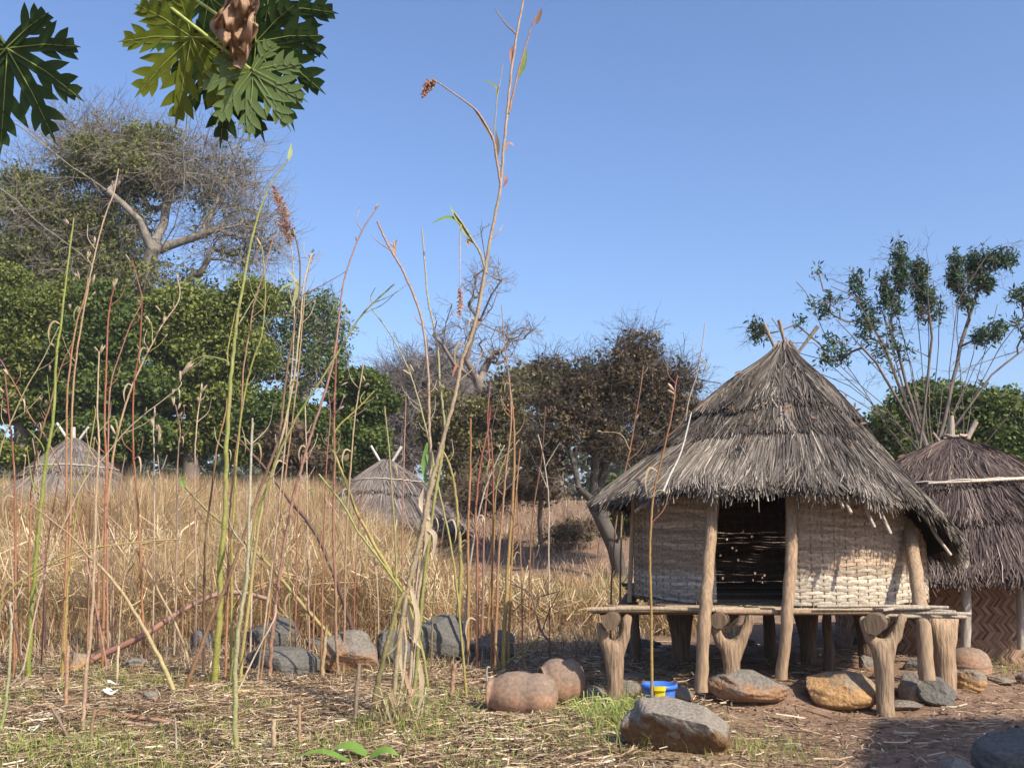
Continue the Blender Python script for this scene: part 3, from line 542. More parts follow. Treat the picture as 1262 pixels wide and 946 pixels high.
# walls: woven panels round a circular frame
RW = 1.33; Z0 = .775
def weave(parent, name, phi0, phi1, ztop, pitch=.026, slit=0., pale=(.50, .43, .34), brown=(.41, .305, .215), zsplit=1.03):
    V = []; q = []; c = []; sp = .098/RW; nseg = int((phi1-phi0)/sp*5); z = Z0; row = 0
    while z < 1.75:
        ph = np.linspace(phi0, phi1, nseg+1); r = RW+.0042*np.sin(PI*ph/sp+row*PI); hgt = pitch*(random.uniform(1.02, 1.2)-slit*random.choice([0, 0, 0, 0, 0, .2, .3]))
        wav = .006*np.sin(ph*9+row*.35)+.003*np.sin(ph*31+row*.5)+.006*(vnoise(ph*14, ph*0+row*.5, 1., 5)-.5)
        cb = pale if z+random.uniform(-.09, .09) < zsplit else brown; g_ = random.uniform(.72, 1.18)
        zt = ztop(ph); ok = z+hgt < zt
        b0 = len(V)
        for i in range(nseg+1):
            bulge = .0025
            for (dz, dr) in ((0, -.002), (hgt*.5, bulge), (hgt, -.002)):
                V.append((HX+(r[i]+dr)*math.sin(ph[i]), HY-(r[i]+dr)*math.cos(ph[i]), z+dz+wav[i])); gg = g_*(1+.14*math.sin(i*.17+row*2.1)+.10*math.sin(i*.05+row)+random.uniform(-.06, .06)); c.append(tuple(min(.85, x*gg) for x in cb))
        for i in range(nseg):
            if ok[i] and ok[i+1] and not (slit and random.random() < .012):
                for j in range(2): q.append((b0+3*i+j, b0+3*i+3+j, b0+3*i+4+j, b0+3*i+1+j))
        z += pitch; row += 1
    w = mesh_np(name, V, q, None, M_WEAVE, parent, col=np.array(c), smooth=True)
    mb = MB(); k = math.ceil(phi0/sp)
    while k*sp < phi1:
        ph = (k+.5)*sp
        if ph < phi1: zt = float(ztop(np.array([ph]))[0])
        else: break
        a = Vector((HX+RW*math.sin(ph), HY-RW*math.cos(ph), Z0-.03)); mb.tube([a, a+Vector((random.uniform(-.01, .01), 0, zt-Z0+.02))], .0052, 5, (.30, .20, .125)); k += 1
    mb.build('wall_stakes', M_WEAVE, w)
    return w
def ztop(ph):       # height of the roof underside above the wall line
    R = Rf(ph); t = ((RW-.05)/(R-.05))**.9; return AP.z+(Zf(ph)-AP.z)*t-.07
weave(hut, 'wall_panel', D(-96), D(-36), ztop, zsplit=1.04, pale=(.37, .33, .28), brown=(.31, .24, .175))  # left panel in duller cane: roof shade put into its colours
weave(hut, 'wall_panel', D(-9), D(104), ztop)
weave(hut, 'wall_panel', D(104), D(264), ztop, slit=.8, pale=(.30, .23, .17), brown=(.22, .14, .085))  # back panel colours darkened so the inside looks unlit through the doorway
# platform: beams in the forks and a deck of poles
def xl(px, Y): return (px-631)/FPX*Y
def deckpole(name, x0, x1, y0, y1, z, r, c): pole(name, hut, [(x0, y0, z+random.uniform(-.008, .008)), ((x0+x1)/2, (y0+y1)/2, z+random.uniform(-.012, .012)), (x1, y1, z)], r, c, n=8)
yd = 8.17; i = 0
while yd < 10.95:
    r = random.uniform(.016, .025); x0 = (xl(727, yd) if yd < 8.4 else HX-1.30 if yd > 8.6 else xl(745, yd))+random.uniform(-.02, .12)*(i > 0); x1 = xl(1148, 8.1)+random.uniform(-.05, .12)
    deckpole('deck_pole', x0, x1, yd+.06, yd, .735-(.012 if i else .0)+.025*(yd-8.17), r, random.choice([WOOD, DKW, (.38, .3, .2)])); yd += 2*r+.004; i += 1
deckpole('front_rail', xl(722, 8.2), xl(868, 8.14), 8.17, 8.11, .750, .018, (.33, .25, .17)); deckpole('front_rail', xl(876, 8.14), xl(1112, 8.0), 8.11, 8.04, .738, .020, (.30, .20, .13)); deckpole('front_rail', xl(1000, 8.0), xl(1160, 7.95), 8.03, 7.99, .78, .013, PALE)
for k in range(11):
    x0 = xl(1065+random.uniform(-5, 45), 8); L = random.uniform(.3, .62)
    deckpole('end_stick', x0, min(x0+L, xl(1186, 8)), 8.0+random.uniform(-.06, .1), 7.99+random.uniform(-.1, .25), .715+random.uniform(-.02, .075), random.uniform(.007, .016), PALE)
for (a, b, ya) in [((752, 765), .068, 7.84), ((885, 764), .066, 7.92), ((1077, 769), .078, 7.66)]:
    p = P(a[0], a[1], ya+.1); pole('beam', hut, [p, (xl(a[0]+12, 9.4), 9.4, .64), (xl(a[0]+22, 10.9), 10.9, .65)], b, (.15, .105, .07), n=16, bump=.16)
def fork(base, top_y, spread, r, Y, lean=0, tall=(1., 1.), col=TANW):
    b = P(base[0], base[1], Y); b.z = float(gh(b.x, Y))-.12; cr = P(base[0]+lean, top_y+52, Y)
    mid = b.lerp(cr, .5); L = P(base[0]+lean-spread, top_y+6-10*(tall[0]-1), Y); R = P(base[0]+lean+spread, top_y+4-10*(tall[1]-1), Y); lm = cr.lerp(L, .5)+Vector((-.02, 0, -.03)); rm = cr.lerp(R, .5)+Vector((.02, 0, -.03))
    return skin('fork_post', hut, [b, b.lerp(cr, .25), mid, b.lerp(cr, .78)+Vector((.006, 0, 0)), cr, lm, L, rm, R], [(0, 1), (1, 2), (2, 3), (3, 4), (4, 5), (5, 6), (4, 7), (7, 8)], [r*.95, r*.80, r*.74, r*.76, r*.74, r*.50, r*.38, r*.50, r*.42], M_WOOD, col)
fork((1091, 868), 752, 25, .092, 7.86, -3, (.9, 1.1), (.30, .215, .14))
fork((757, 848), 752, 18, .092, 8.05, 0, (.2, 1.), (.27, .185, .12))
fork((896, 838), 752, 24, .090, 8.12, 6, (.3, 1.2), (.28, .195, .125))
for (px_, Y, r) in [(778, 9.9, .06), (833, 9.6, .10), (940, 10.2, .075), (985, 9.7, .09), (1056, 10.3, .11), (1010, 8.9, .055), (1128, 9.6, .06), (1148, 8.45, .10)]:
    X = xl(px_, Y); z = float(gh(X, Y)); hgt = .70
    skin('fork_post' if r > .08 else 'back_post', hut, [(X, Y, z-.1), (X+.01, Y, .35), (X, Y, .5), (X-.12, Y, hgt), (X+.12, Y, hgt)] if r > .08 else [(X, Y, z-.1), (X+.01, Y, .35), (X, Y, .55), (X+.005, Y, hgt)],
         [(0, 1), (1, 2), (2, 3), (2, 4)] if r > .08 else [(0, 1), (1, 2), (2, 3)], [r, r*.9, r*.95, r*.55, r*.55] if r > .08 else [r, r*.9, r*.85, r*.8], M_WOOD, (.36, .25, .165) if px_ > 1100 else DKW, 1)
# roof props
pole('roof_prop', hut, [P(864, 852, 7.95), P(868, 770, 7.97), P(873, 700, 8.12), P(880, 612, 8.4)], (.053, .045), (.31, .215, .135), n=12, k=6, bump=.08, wob=.006)
pole('roof_prop', hut, [P(963, 836, 8.02), P(970, 760, 8.0), P(975, 690, 8.1), P(976, 606, 8.3)], (.045, .048), (.32, .22, .14), n=12, k=6, bump=.08, wob=.005)
pole('roof_prop', hut, [P(1143, 838, 7.98), P(1136, 760, 8.05), P(1128, 705, 8.3), P(1119, 645, 8.62)], (.066, .050), (.33, .235, .155), n=12, k=6, bump=.08, wob=.006)
pole('roof_prop', hut, [P(776, 742, 9.35), P(778, 680, 9.35), P(781, 610, 9.35)], .022, (.36, .26, .17))
# rafters with pale cut ends below the eave
for (px_, py_, ln) in [(783, 630, .10), (882, 612, .10), (892, 600, .05), (935, 600, .06), (1039, 625, .08), (1049, 632, .10), (1078, 650, .09), (1098, 658, .10), (1012, 604, .05), (1172, 684, .05)]:
    Y = 8.0
    for _ in range(12):
        p = P(px_, py_, Y); ph = math.atan2(p.x-AP.x, HY-p.y); R = float(Rf(np.array([ph]))[0]); Y = min(9.5, Y+.5*(math.hypot(p.x-AP.x, HY-p.y)-(R+.02)))
    p = P(px_, py_, Y); ph = math.atan2(p.x-AP.x, HY-p.y); a = Vector(f0(np.array([ph]), np.array([.45]), -.075)[0])
    b = Vector(f0(np.array([ph]), np.array([.9]), -.075)[0]); d = (b-a).normalized()
    pole('rafter', hut, [a, b, b+(p-b)*.5+Vector((0, 0, -.01)), p], (.018, .013), (.30, .23, .16), (.46, .40, .32), n=8)
pole('roof_stick', hut, [P(817, 606, 8.0), P(826, 585, 8.15), P(840, 555, 8.35), P(852, 508, 8.55)], (.010, .006), (.42, .39, .35), n=6)
for a in range(18):  # fallen leaves on the roof
    ph = RNG.uniform(-1.4, 1.4); t_ = RNG.uniform(.15, .95); p = Vector(f0(np.array([ph]), np.array([t_]), .15)[0]); mb = MB(); d = Vector((random.uniform(-1, 1), random.uniform(-.5, .5), random.uniform(-.6, .6))).normalized()*.035
    mb.blade([p-d, p, p+d], .024, c=(.22, .12, .07)); o = mb.build('dead_leaf', M_LEAFC, hut)

# ------------------------------------------------------------------ other huts
def small_hut(label, apx, Y, R, zdrop, lmat, n, chevron=True, tiers=None, rope=True, seed=0, tips=(), conv=1.0, wl=(.012, .02), L=.4, rw=1.25):
    A = P(apx[0], apx[1], Y); g = float(gh(A.x, Y)); h = thing('thatched_hut', (A.x, Y, g), label, 'hut', 'huts with conical straw roofs')
    ze = A.z-zdrop; f = roof_fn(A.x, Y, A.z, lambda p: R*(1+.03*np.sin(3*p+seed)), lambda p: ze+.06*np.sin(p*2+seed)+0*p, .09, conv)
    roof_shell(h, f); make_thatch(h, f, tiers or [(.5, 1., .02), (0, .56, .07)], n, L, lmat, w=wl, Rm=R)
    if rope:
        ph = np.linspace(0, 2*PI, 60); pts = [Vector(p)+Vector((0, 0, random.uniform(-.01, .01))) for p in f(ph, np.full(60, rope), .15)]; mb = MB(); mb.tube(pts, .011, 5, (.55, .48, .38), cap=False); mb.build('rope_band', M_STALK, h)
    for (a, b, r, c) in tips: pole('ridge_stick', h, [P(a[0], a[1], Y), P(b[0], b[1], Y-.05)], r, c)
    # wall of plaited palm: slanting strips in bands
    V = []; q = []; t = []; z = g-.05; band = 0; hb = .085
    while z < ze+.35:
        m = int(2*PI*rw/.019)
        for i in range(m):
            ph = i*2*PI/m+random.uniform(-.003, .003); dd = (.075 if band % 2 else -.075)/rw; w = .010/rw; r1 = rw+random.uniform(0, .012); r2 = rw+.016; b = len(V)
            for (pp, zz, rr) in ((ph-w, z-.01, r1), (ph+w, z-.01, r1), (ph+w+dd, z+hb+.008, r2), (ph-w+dd, z+hb+.008, r2)): V.append((A.x+rr*math.sin(pp), Y-rr*math.cos(pp), zz))
            q.append((b, b+1, b+2, b+3)); t += [min(1, max(0, random.gauss(.52, .2)))]*4
        z += hb; band += 1
    mesh_np('plaited_wall', V, q, None, lmat if not chevron else mat_t('plaited_palm', [(0, (.07, .04, .025)), (.45, (.25, .155, .10)), (1, (.48, .34, .24))], .85), h, t=t)
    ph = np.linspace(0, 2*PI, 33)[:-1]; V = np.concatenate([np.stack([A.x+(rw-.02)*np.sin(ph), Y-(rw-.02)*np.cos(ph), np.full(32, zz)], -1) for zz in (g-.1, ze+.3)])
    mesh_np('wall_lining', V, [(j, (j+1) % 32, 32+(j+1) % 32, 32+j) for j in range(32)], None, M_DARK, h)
    return h, A, g, f
h2, A2, g2, f2 = small_hut('brown thatched hut with plaited wall standing on the ground at the right edge', (1176, 542), 12.0, 2.0, 1.60, M_THATCH2, 34000, tiers=[(.58, 1., .02), (.30, .70, .06), (0, .45, .10)], rope=.42, tips=[((1172, 552), (1172, 512), (.06, .03), (.36, .30, .235)), ((1188, 548), (1203, 519), (.035, .03), (.42, .34, .27)), ((1160, 548), (1150, 533), (.02, .015), (.35, .27, .2))], wl=(.006, .014), L=.45, rw=1.45, conv=1.08)
mb = MB(); ringp = [Vector((A2.x+.14*math.sin(a), 12-.14*math.cos(a), A2.z+.035+random.uniform(-.015, .02))) for a in np.linspace(0, 2*PI, 14)]; mb.tube(ringp, .02, 6, (.38, .31, .24), cap=False); mb.build('tied_collar', M_STALK, h2)
pole('wall_post', h2, [P(1190, 800, 10.35), P(1191, 750, 10.35), P(1188, 690, 10.35)], (.05, .05), (.36, .31, .26), n=10)
pole('wall_post', h2, [P(1259, 800, 10.35), P(1258, 690, 10.35)], (.045, .045), (.36, .31, .26), n=10)
for pts in ([(1128, 591), (1180, 590), (1225, 591), (1262, 589), (1290, 590)],):
    ph = [math.atan2(P(x, y, 10.9).x-A2.x, 12-10.9) for x, y in pts]; pole('tied_stick', h2, [Vector(f2(np.array([p]), np.array([.44]), .17)[0]) for p in ph], .014, (.62, .52, .40), n=6)
small_hut('grey straw roof rising above the tall grass at the far left', (91, 541), 24, 1.95, 1.75, M_THATCH3, 15000, rope=.46, tips=[((86, 545), (70, 521), .03, (.6, .56, .5)), ((95, 545), (109, 526), .03, (.6, .56, .5)), ((90, 548), (90, 526), .06, (.5, .45, .4))], wl=(.018, .03), L=.6, rw=1.3, seed=1)
small_hut('grey straw roof rising above the grass behind the tall sorghum clump', (476, 567), 24, 2.1, 1.65, M_THATCH3, 15000, rope=.36, tips=[((470, 571), (457, 549), .03, (.6, .56, .5)), ((482, 571), (495, 550), .035, (.62, .58, .52))], wl=(.018, .03), L=.6, rw=1.35, seed=2, conv=.97)
# unseen shelter added beyond the right edge to throw the dark ground patch
SE = lambda y: 4.7-.43*(5.45-y)
sh = thing('unseen_shelter', (6.0, 3.4, 0), 'unseen flat thatched shelter on forked posts, added beyond the right edge to cast shade', 'shelter')
for (x, y) in ((3.5, 1.9), (6.6, 1.9), (4.95, 5.1), (8.0, 5.1)): skin('fork_post', sh, [(x, y, -.1), (x, y, 1.2), (x, y, 1.95), (x-.12, y, 2.3), (x+.12, y, 2.3)], [(0, 1), (1, 2), (2, 3), (2, 4)], [.08, .07, .07, .045, .045], M_WOOD, WOOD, 1)
for y in (1.9, 5.1): pole('beam', sh, [(SE(y)+.02, y, 2.27), (SE(y)+3.9, y, 2.27)], .06)
for k in range(11): pole('roof_pole', sh, [(SE(1.6)+.1+.36*k, 1.6, 2.36), (SE(5.4)+.1+.36*k, 5.4, 2.36)], .03)
N = 26000; Y = RNG.uniform(1.5, 5.4, N); X = SE(Y)+RNG.uniform(0, 4.0, N); az = RNG.normal(PI/2, .3, N); L = RNG.uniform(.25, .5, N)
Zr = 2.42+RNG.uniform(0, .12, N); d = np.stack([np.cos(az), np.sin(az), RNG.normal(0, .04, N)], -1)*L[:, None]/2; s = np.stack([-np.sin(az), np.cos(az), RNG.normal(0, .3, N)], -1)*.008; c = np.stack([X, Y, Zr], -1)
V = np.stack([c-d-s, c-d+s, c+d+s, c+d-s], 1).reshape(-1, 3); k = np.arange(N)*4; mesh_np('thatch', V, np.stack([k, k+1, k+2, k+3], -1), None, M_THATCH2, sh, t=np.repeat(np.clip(RNG.normal(.5, .2, N), 0, 1), 4))

# ------------------------------------------------------------------ rocks
def rock(label, x0, x1, y0, y1, mat, seed, cuts=3, depth=.9, Y=None, cat='rock', tilt=0, name='rock', sink=.12, rough=.17, planes=()):
    cx = (x0+x1)/2; g = G(cx, y1-2); Y = Y or g.y; hw = (x1-x0)/2*Y/FPX; Y2 = Y+hw*depth*.55; a = P(cx, y0, Y2); z0 = float(gh(a.x, Y2)); hz = max(.03, (a.z-z0))/(2-sink*2)
    bm = bmesh.new(); bmesh.ops.create_icosphere(bm, subdivisions=5 if hw > .12 else 4, radius=1); rg = random.Random(seed)
    V = np.array([v.co[:] for v in bm.verts]); F = np.array([[v.index for v in f.verts] for f in bm.faces]); bm.free()
    V = np.sign(V)*np.abs(V)**.85
    for k in range(cuts+3):
        n = Vector((rg.uniform(-1, 1), rg.uniform(-1, .5), rg.uniform(-.3, 1))).normalized(); o = rg.uniform(.62, .85); d = V@np.array(n)-o; V = V-np.where(d > 0, d*.96, 0)[:, None]*np.array(n)
    for n_, o in planes:
        n = Vector(n_).normalized(); d = V@np.array(n)-o; V = V-np.where(d > 0, d*.97, 0)[:, None]*np.array(n)
    def n3(s, sd): return vnoise(V[:, 0]/s+V[:, 2]*1.7/s, V[:, 1]/s-V[:, 2]*1.3/s, 1., sd)-.5
    V = V*(1+rough*n3(.9, seed)+rough*.35*n3(.3, seed+3)+rough*.16*n3(.1, seed+7))[:, None]
    V[:, 0] = V[:, 0]/np.abs(V[:, 0]).max(); V[:, 2] = V[:, 2]/V[:, 2].max()
    V = V*np.array([hw, hw*depth, hz]); ca, sa = math.cos(tilt), math.sin(tilt)
    V = np.stack([V[:, 0]*ca+V[:, 2]*sa, V[:, 1], -V[:, 0]*sa+V[:, 2]*ca], -1)
    c = np.array([a.x*Y2/Y2, Y2, z0+hz*(1-2*sink)]); o = mesh_np(name, V, None, F, mat, smooth=True); o.location = c
    return tag(o, label, cat, None)
rock('large boulder with grey top and dark brown face in front of the bucket', 766, 914, 864, 932, M_RK_TOP, 3, 2, .75, tilt=.12, planes=[((-.45, -.8, -.30), .42), ((-.1, -.35, 1), .62), ((1, -.25, .1), .78)])
rock('broad brown boulder with grey patches beside the second roof prop', 872, 977, 824, 870, M_RK_BRN, 5, 2, .7, rough=.2)
rock('ochre yellow boulder just left of the right forked post', 988, 1080, 826, 877, M_RK_ORG, 8, 3, .7)
rock('brown block with grey top at the right foot of the right forked post', 1101, 1140, 829, 866, M_RK_BRN, 12, 4, .9)
rock('angular slate grey rock leaning on the brown block', 1128, 1184, 833, 872, M_RK_SLATE, 15, 6, .7, tilt=.15, planes=[((-.4, -1, .5), .5), ((.8, -.7, .5), .5)])
rock('small grey stone behind the round orange stone', 1157, 1184, 819, 842, M_RK_SLATE, 17, 4, .9)
rock('smooth round orange stone below the half buried clay pot', 1175, 1214, 824, 854, M_RK_ORG, 19, 1, .9)
rock('flat brown stone lying in front of the right forked post', 1088, 1134, 863, 878, M_RK_BRN, 21, 2, .8)
rock('small pale flat stone near the right hand hut wall', 1216, 1250, 833, 845, M_RK_BRN, 23, 2, .9)
rock('tiny brown stone at the right edge near the hut wall', 1252, 1275, 828, 845, M_RK_BRN, 24, 2, .9)
rock('tan and grey rock cut by the bottom edge at the right', 1138, 1212, 933, 985, M_RK_BRN, 26, 2, .8)
rock('dark grey boulder in shade at the bottom right corner', 1200, 1290, 900, 972, M_RK_SLATE, 44, -2, .8)
rock('small rounded brown stone right of the clay jars', 711, 745, 845, 867, M_RK_BRN, 31, 1, .9)
rock('brown stone with a grey patch in front of the left forked post', 754, 789, 836, 863, M_RK_BRN, 33, 2, .9)
rock('upright brown stone between the clay jars and the left forked post', 706, 725, 826, 848, M_RK_BRN, 35, 2, .9)
rock('red brown stone right of the blue bucket', 831, 856, 845, 868, M_RK_BRN, 37, 2, .9)
rock('flat brown stone at the left forked post foot', 765, 800, 828, 842, M_RK_BRN, 38, 2, .9, Y=8.75)
rock('low brown slab in the shade under the hut floor', 800, 850, 828, 840, M_RK_BRN, 39, 2, .9, Y=8.9)
rock('dark boulder in shade under the left end of the hut floor', 762, 818, 786, 822, M_RK_SLATE, 41, 2, .8, Y=10.9)
rock('dark boulder in shade behind the middle forked post', 893, 930, 785, 818, M_RK_SLATE, 42, 2, .8, Y=10.9)
rock('brown block under the hut left of the right forked post', 1058, 1076, 806, 829, M_RK_BRN, 43, 4, .8, Y=9.3)
rock('small grey stone between the right forked post and the plaited wall', 1112, 1134, 812, 828, M_RK_SLATE, 44, 2, .8)
rock('dome shaped slate grey boulder among the stems, orange underneath', 301, 379, 761, 808, M_RK_GREY, 51, 2, .7)
rock('flat slate grey slab below the dome shaped boulder', 303, 398, 797, 834, M_RK_SLATE, 53, 5, .6)
rock('small dark stone right of the slate slab', 378, 412, 786, 806, M_RK_SLATE, 54, 2, .8)
rock('brown grey boulder behind the leaning dark stalk', 398, 470, 776, 832, M_RK_BRN, 56, 4, .7)
rock('brown grey stone at the foot of the sorghum clump', 455, 512, 774, 826, M_RK_GREY, 58, 4, .7)
rock('large pale grey boulder with a dark notch behind the sorghum clump', 505, 579, 757, 818, M_RK_SLATE, 64, 1, .7)
rock('dark grey boulder in the hut shadow right of the notched boulder', 577, 634, 776, 818, M_RK_SLATE, 63, 3, .8)
rock('orange and grey brick shaped stone at the left', 84, 110, 804, 830, M_RK_ORG, 65, 5, .8)
rock('small grey stone right of the brick shaped stone', 110, 134, 784, 802, M_RK_SLATE, 67, 3, .8)
rock('reddish flat clod under the arching brown branch', 148, 180, 810, 828, M_RK_BRN, 69, 4, .9)
rock('grey stone half hidden at the foot of the thick green stem', 236, 264, 774, 806, M_RK_SLATE, 70, 3, .9)
rock('small pinkish clod in the litter below the leaning yellow stem', 176, 196, 851, 866, M_RK_BRN, 71, 2, .9)

# ------------------------------------------------------------------ clay jars, pot, bucket, litter
def lathe(prof, n=40):
    V = []; q = []
    for (r, z) in prof:
        for j in range(n): V.append((r*math.cos(2*PI*j/n), r*math.sin(2*PI*j/n), z))
    for i in range(len(prof)-1):
        for j in range(n): q.append((i*n+j, i*n+(j+1) % n, (i+1)*n+(j+1) % n, (i+1)*n+j))
    return np.array(V), q
def jar(label, x0, x1, y0, y1, Y, seed):
    g = (y0+y1)/2; R = (y1-y0)/2*Y/FPX*1.06; L = (x1-x0)*Y/FPX; c = P((x0+x1)/2, g, Y); zg = float(gh(c.x, Y)); c.z = zg+R*.86
    prof = [(.55, -.40), (.60, -.42), (.66, -.40), (.62, -.36), (.80, -.30), (.95, -.18), (1.0, -.04), (.99, .06), (.94, .14), (.93, .18), (.97, .25), (.95, .33), (.84, .42), (.62, .49), (.3, .53), (0.001, .54)]
    V, q = lathe([(r*R, z*L*1.04) for r, z in prof]); rx = Matrix.Rotation(PI/2, 3, 'Y')@Matrix.Rotation(0, 3, 'X'); V = V@np.array(rx).T
    V = V@np.array(Matrix.Rotation(-.22*(1 if seed % 2 else -1), 3, 'Z')).T
    V = V*(1+.05*(vnoise(V[:, 0]*9+V[:, 2]*3, V[:, 1]*9, 1., seed)-.5))[:, None]
    root = thing('clay_jar', c, label, 'jar', 'clay jars lying on the litter'); o = mesh_np('jar_body', V, q, None, M_CLAY, None, smooth=True); o.parent = root
    V, q = lathe([(.50*R, -.25*L), (.56*R, -.36*L), (.60*R, -.43*L), (.70*R, -.435*L), (.69*R, -.41*L), (.60*R, -.36*L), (.2*R, .0), (.001, .0)]); V = V@np.array(rx).T; V = V@np.array(Matrix.Rotation(-.22*(1 if seed % 2 else -1), 3, 'Z')).T
    o = mesh_np('jar_rim', V, q, None, M_CLAY, None, smooth=True); o.parent = root; return root
jar('large two bulged clay jar lying on its side, mouth to the left', 598, 681, 824, 877, 7.95, 1)
jar('rounded clay jar lying behind the large two bulged jar', 662, 716, 812, 864, 8.35, 2)
g = G(1194, 824); c = P(1194, 812, 9.6); pot = thing('clay_pot', (c.x, 9.6, float(gh(c.x, 9.6))), 'brown clay pot half buried upside down against the plaited wall', 'pot')
V, q = lathe([(.20, 0), (.205, .06), (.195, .12), (.165, .17), (.11, .205), (.04, .22), (.001, .221)]); o = mesh_np('pot_body', V*np.array([.95, .95, 1]), q, None, M_CLAY, None, smooth=True); o.parent = pot
V, q = lathe([(.202, .045), (.209, .055), (.209, .07), (.200, .08)]); o = mesh_np('pot_ridge', V*np.array([.95, .95, 1]), q, None, M_CLAY, None, smooth=True); o.parent = pot
c = P(813, 868, 7.75); zg = float(gh(c.x, 7.75)); bk = thing('plastic_bucket', (c.x, 7.75, zg-.01), 'small blue plastic bucket with a yellow panel behind the front boulder', 'bucket')
r0, r1, hb = .098, .128, P(813, 842, 7.75).z-zg+.01
V, q = lathe([(r0, 0), (r0+.35*(r1-r0), hb*.35), (r1-.006, hb*.88), (r1-.006, hb), (r1-.012, hb), (r0-.01, .012), (.001, .012)]); o = mesh_np('bucket_body', V, q, None, M_BLUE, None, smooth=True); o.parent = bk
V, q = lathe([(r1-.008, hb*.88), (r1+.008, hb*.87), (r1+.010, hb*.93), (r1+.008, hb), (r1-.008, hb+.003), (r1-.008, hb*.97)]); o = mesh_np('bucket_rim', V, q, None, M_BLUE, None, smooth=True); o.parent = bk
V = []; q = []
for i in range(9):
    ph = -.42+.62*i/8
    for zz, rr in ((.02, r0+.006), (hb*.86, r1-.001)): V.append((rr*math.sin(ph), -rr*math.cos(ph), zz))
    if i: q.append((2*i-2, 2*i, 2*i+1, 2*i-1))
o = mesh_np('yellow_panel', V, q, None, M_YEL, None, smooth=True); o.parent = bk
V = []; q = []
for i in range(9):
    ph = -.42+.62*i/8
    for zz, rr in ((hb*.86, r1+.011), (hb*1.01, r1+.012)): V.append((rr*math.sin(ph), -rr*math.cos(ph), zz))
    if i: q.append((2*i-2, 2*i, 2*i+1, 2*i-1))
o = mesh_np('yellow_rim_patch', V, q, None, M_YEL, None, smooth=True); o.parent = bk
def scrap(label, px, py, s, rz, seed):
    g = G(px, py); mb = MB(); n = 5
    for i in range(4):
        w = (i-1.5)*s*.28; pts = [Vector((k/(n-1)-.5, 0, 0))*s+Vector((0, w*math.cos(rz*.4), abs(w)*.35+.02+.018*math.sin(k*1.1+seed))) for k in range(n)]
        pts = [Matrix.Rotation(rz, 3, 'Z')@p for p in pts]; mb.blade(pts, [s*.12, s*.25, s*.28, s*.25, s*.12], Vector((0, -.5, 1)), c=(.75, .74, .72), fold=.35)
    o = mb.build('plastic_scrap', M_WHITE); o.location = g+Vector((0, 0, .01)); tag(o, label, 'litter')
scrap('upper of two crumpled white plastic scraps lying in the litter', 139, 847, .085, .6, 1); scrap('lower of two crumpled white plastic scraps lying in the litter', 136, 857, .10, .05, 2); scrap('small white scrap at the lower left among green shoots', 41, 904, .06, .3, 3)

# ------------------------------------------------------------------ stems
GRN = (.27, .31, .05); YEL = (.42, .36, .09); ORG = (.46, .22, .09); RED = (.34, .09, .065); TAN = (.54, .41, .25); BEI = (.62, .48, .33); BRN = (.20, .105, .065); DRK = (.13, .075, .055); WHT = (.52, .46, .37); PNK = (.46, .26, .20); OLV = (.26, .22, .07)
HUSK = (.46, .37, .26)
def lerp3(a, b, k): return tuple(a[j]*(1-k)+b[j]*k for j in range(3))
def stalk_pts(pts, Y, ground=True, dy=0.):
    out = [P(x, y, Y+dy*i/(len(pts)-1)) for i, (x, y) in enumerate(pts)]
    if ground:
        b = out[0]; g = float(gh(b.x, b.y))
        if b.z > g+.03: d = (out[0]-out[1]).normalized(); d.z = min(d.z, -.7); out.insert(0, Vector((b.x+d.x*(b.z-g)/abs(d.z)*.5, b.y, g-.03)))
        else: out[0].z = g-.03
    return out
def add_stalk(parent, name, pts, w0, w1, Y, c0, c1, nodes=True, k=7, n=6, mat=None):
    m = spline(pts, k); L = [0]
    for i in range(1, len(m)): L.append(L[-1]+(m[i]-m[i-1]).length)
    mb = MB(); N = len(m); s = Y/FPX; rr = []
    for i in range(N):
        u = L[i]/L[-1]; r = (w0*(1-u)+w1*u)/2*s*.80; rr.append(r)
    jit = [p+Vector((random.uniform(-1, 1), random.uniform(-1, 1), 0))*rr[i]*.3*(0 < i < N-1) for i, p in enumerate(m)]
    mb.tube(jit, rr, n, c0, c1)
    sd_ = random.random()*50; ncl = len(mb.c)
    for i in range(ncl):
        v = mb.v[i]; g1 = math.sin(v[2]*11+sd_)*math.sin(v[2]*4.3+sd_*2); g2 = random.uniform(-.14, .14); k = max(0, g1)*.45; cc = mb.c[i]; lum = (cc[0]+cc[1]+cc[2])/3
        mb.c[i] = tuple(max(.01, (cc[j]*(1-k)+(.30, .20, .12)[j]*k)*.86*(1+g2)*(.9+.1*g1)*.9+lum*.06) for j in range(3))
    if nodes:
        z = .12
        while z < L[-1]*.97:
            i = next(j for j in range(N) if L[j] >= z); i = max(1, i); u = (z-L[i-1])/max(1e-6, L[i]-L[i-1]); p = jit[i-1].lerp(jit[i], u); d = (jit[i]-jit[i-1]).normalized(); r = rr[i]*1.13; col = lerp3(c0, c1, z/L[-1])
            mb.tube([p-d*r*.9, p, p+d*r*.9], [r*.8, r, r*.8], n, tuple(x*.66 for x in col)); z += random.uniform(.10, .2)*(1 if w0 < 7 else 1.5)
    return mb.build(name, mat or M_STALK, parent), m
def husk(parent, p, up, s, c=HUSK):
    mb = MB(); up = Vector(up).normalized()
    for k in range(2):
        d = (up+Vector((random.uniform(-.35, .35), random.uniform(-.3, .3), random.uniform(-.1, .1)))).normalized()
        mb.tube([p, p+d*s*.3, p+d*s*.7, p+d*s], [s*.03, s*.11, s*.10, s*.01], 6, c, tuple(min(.8, x*1.2) for x in c))
    mb.build('seed_pod', M_LEAFC, parent)
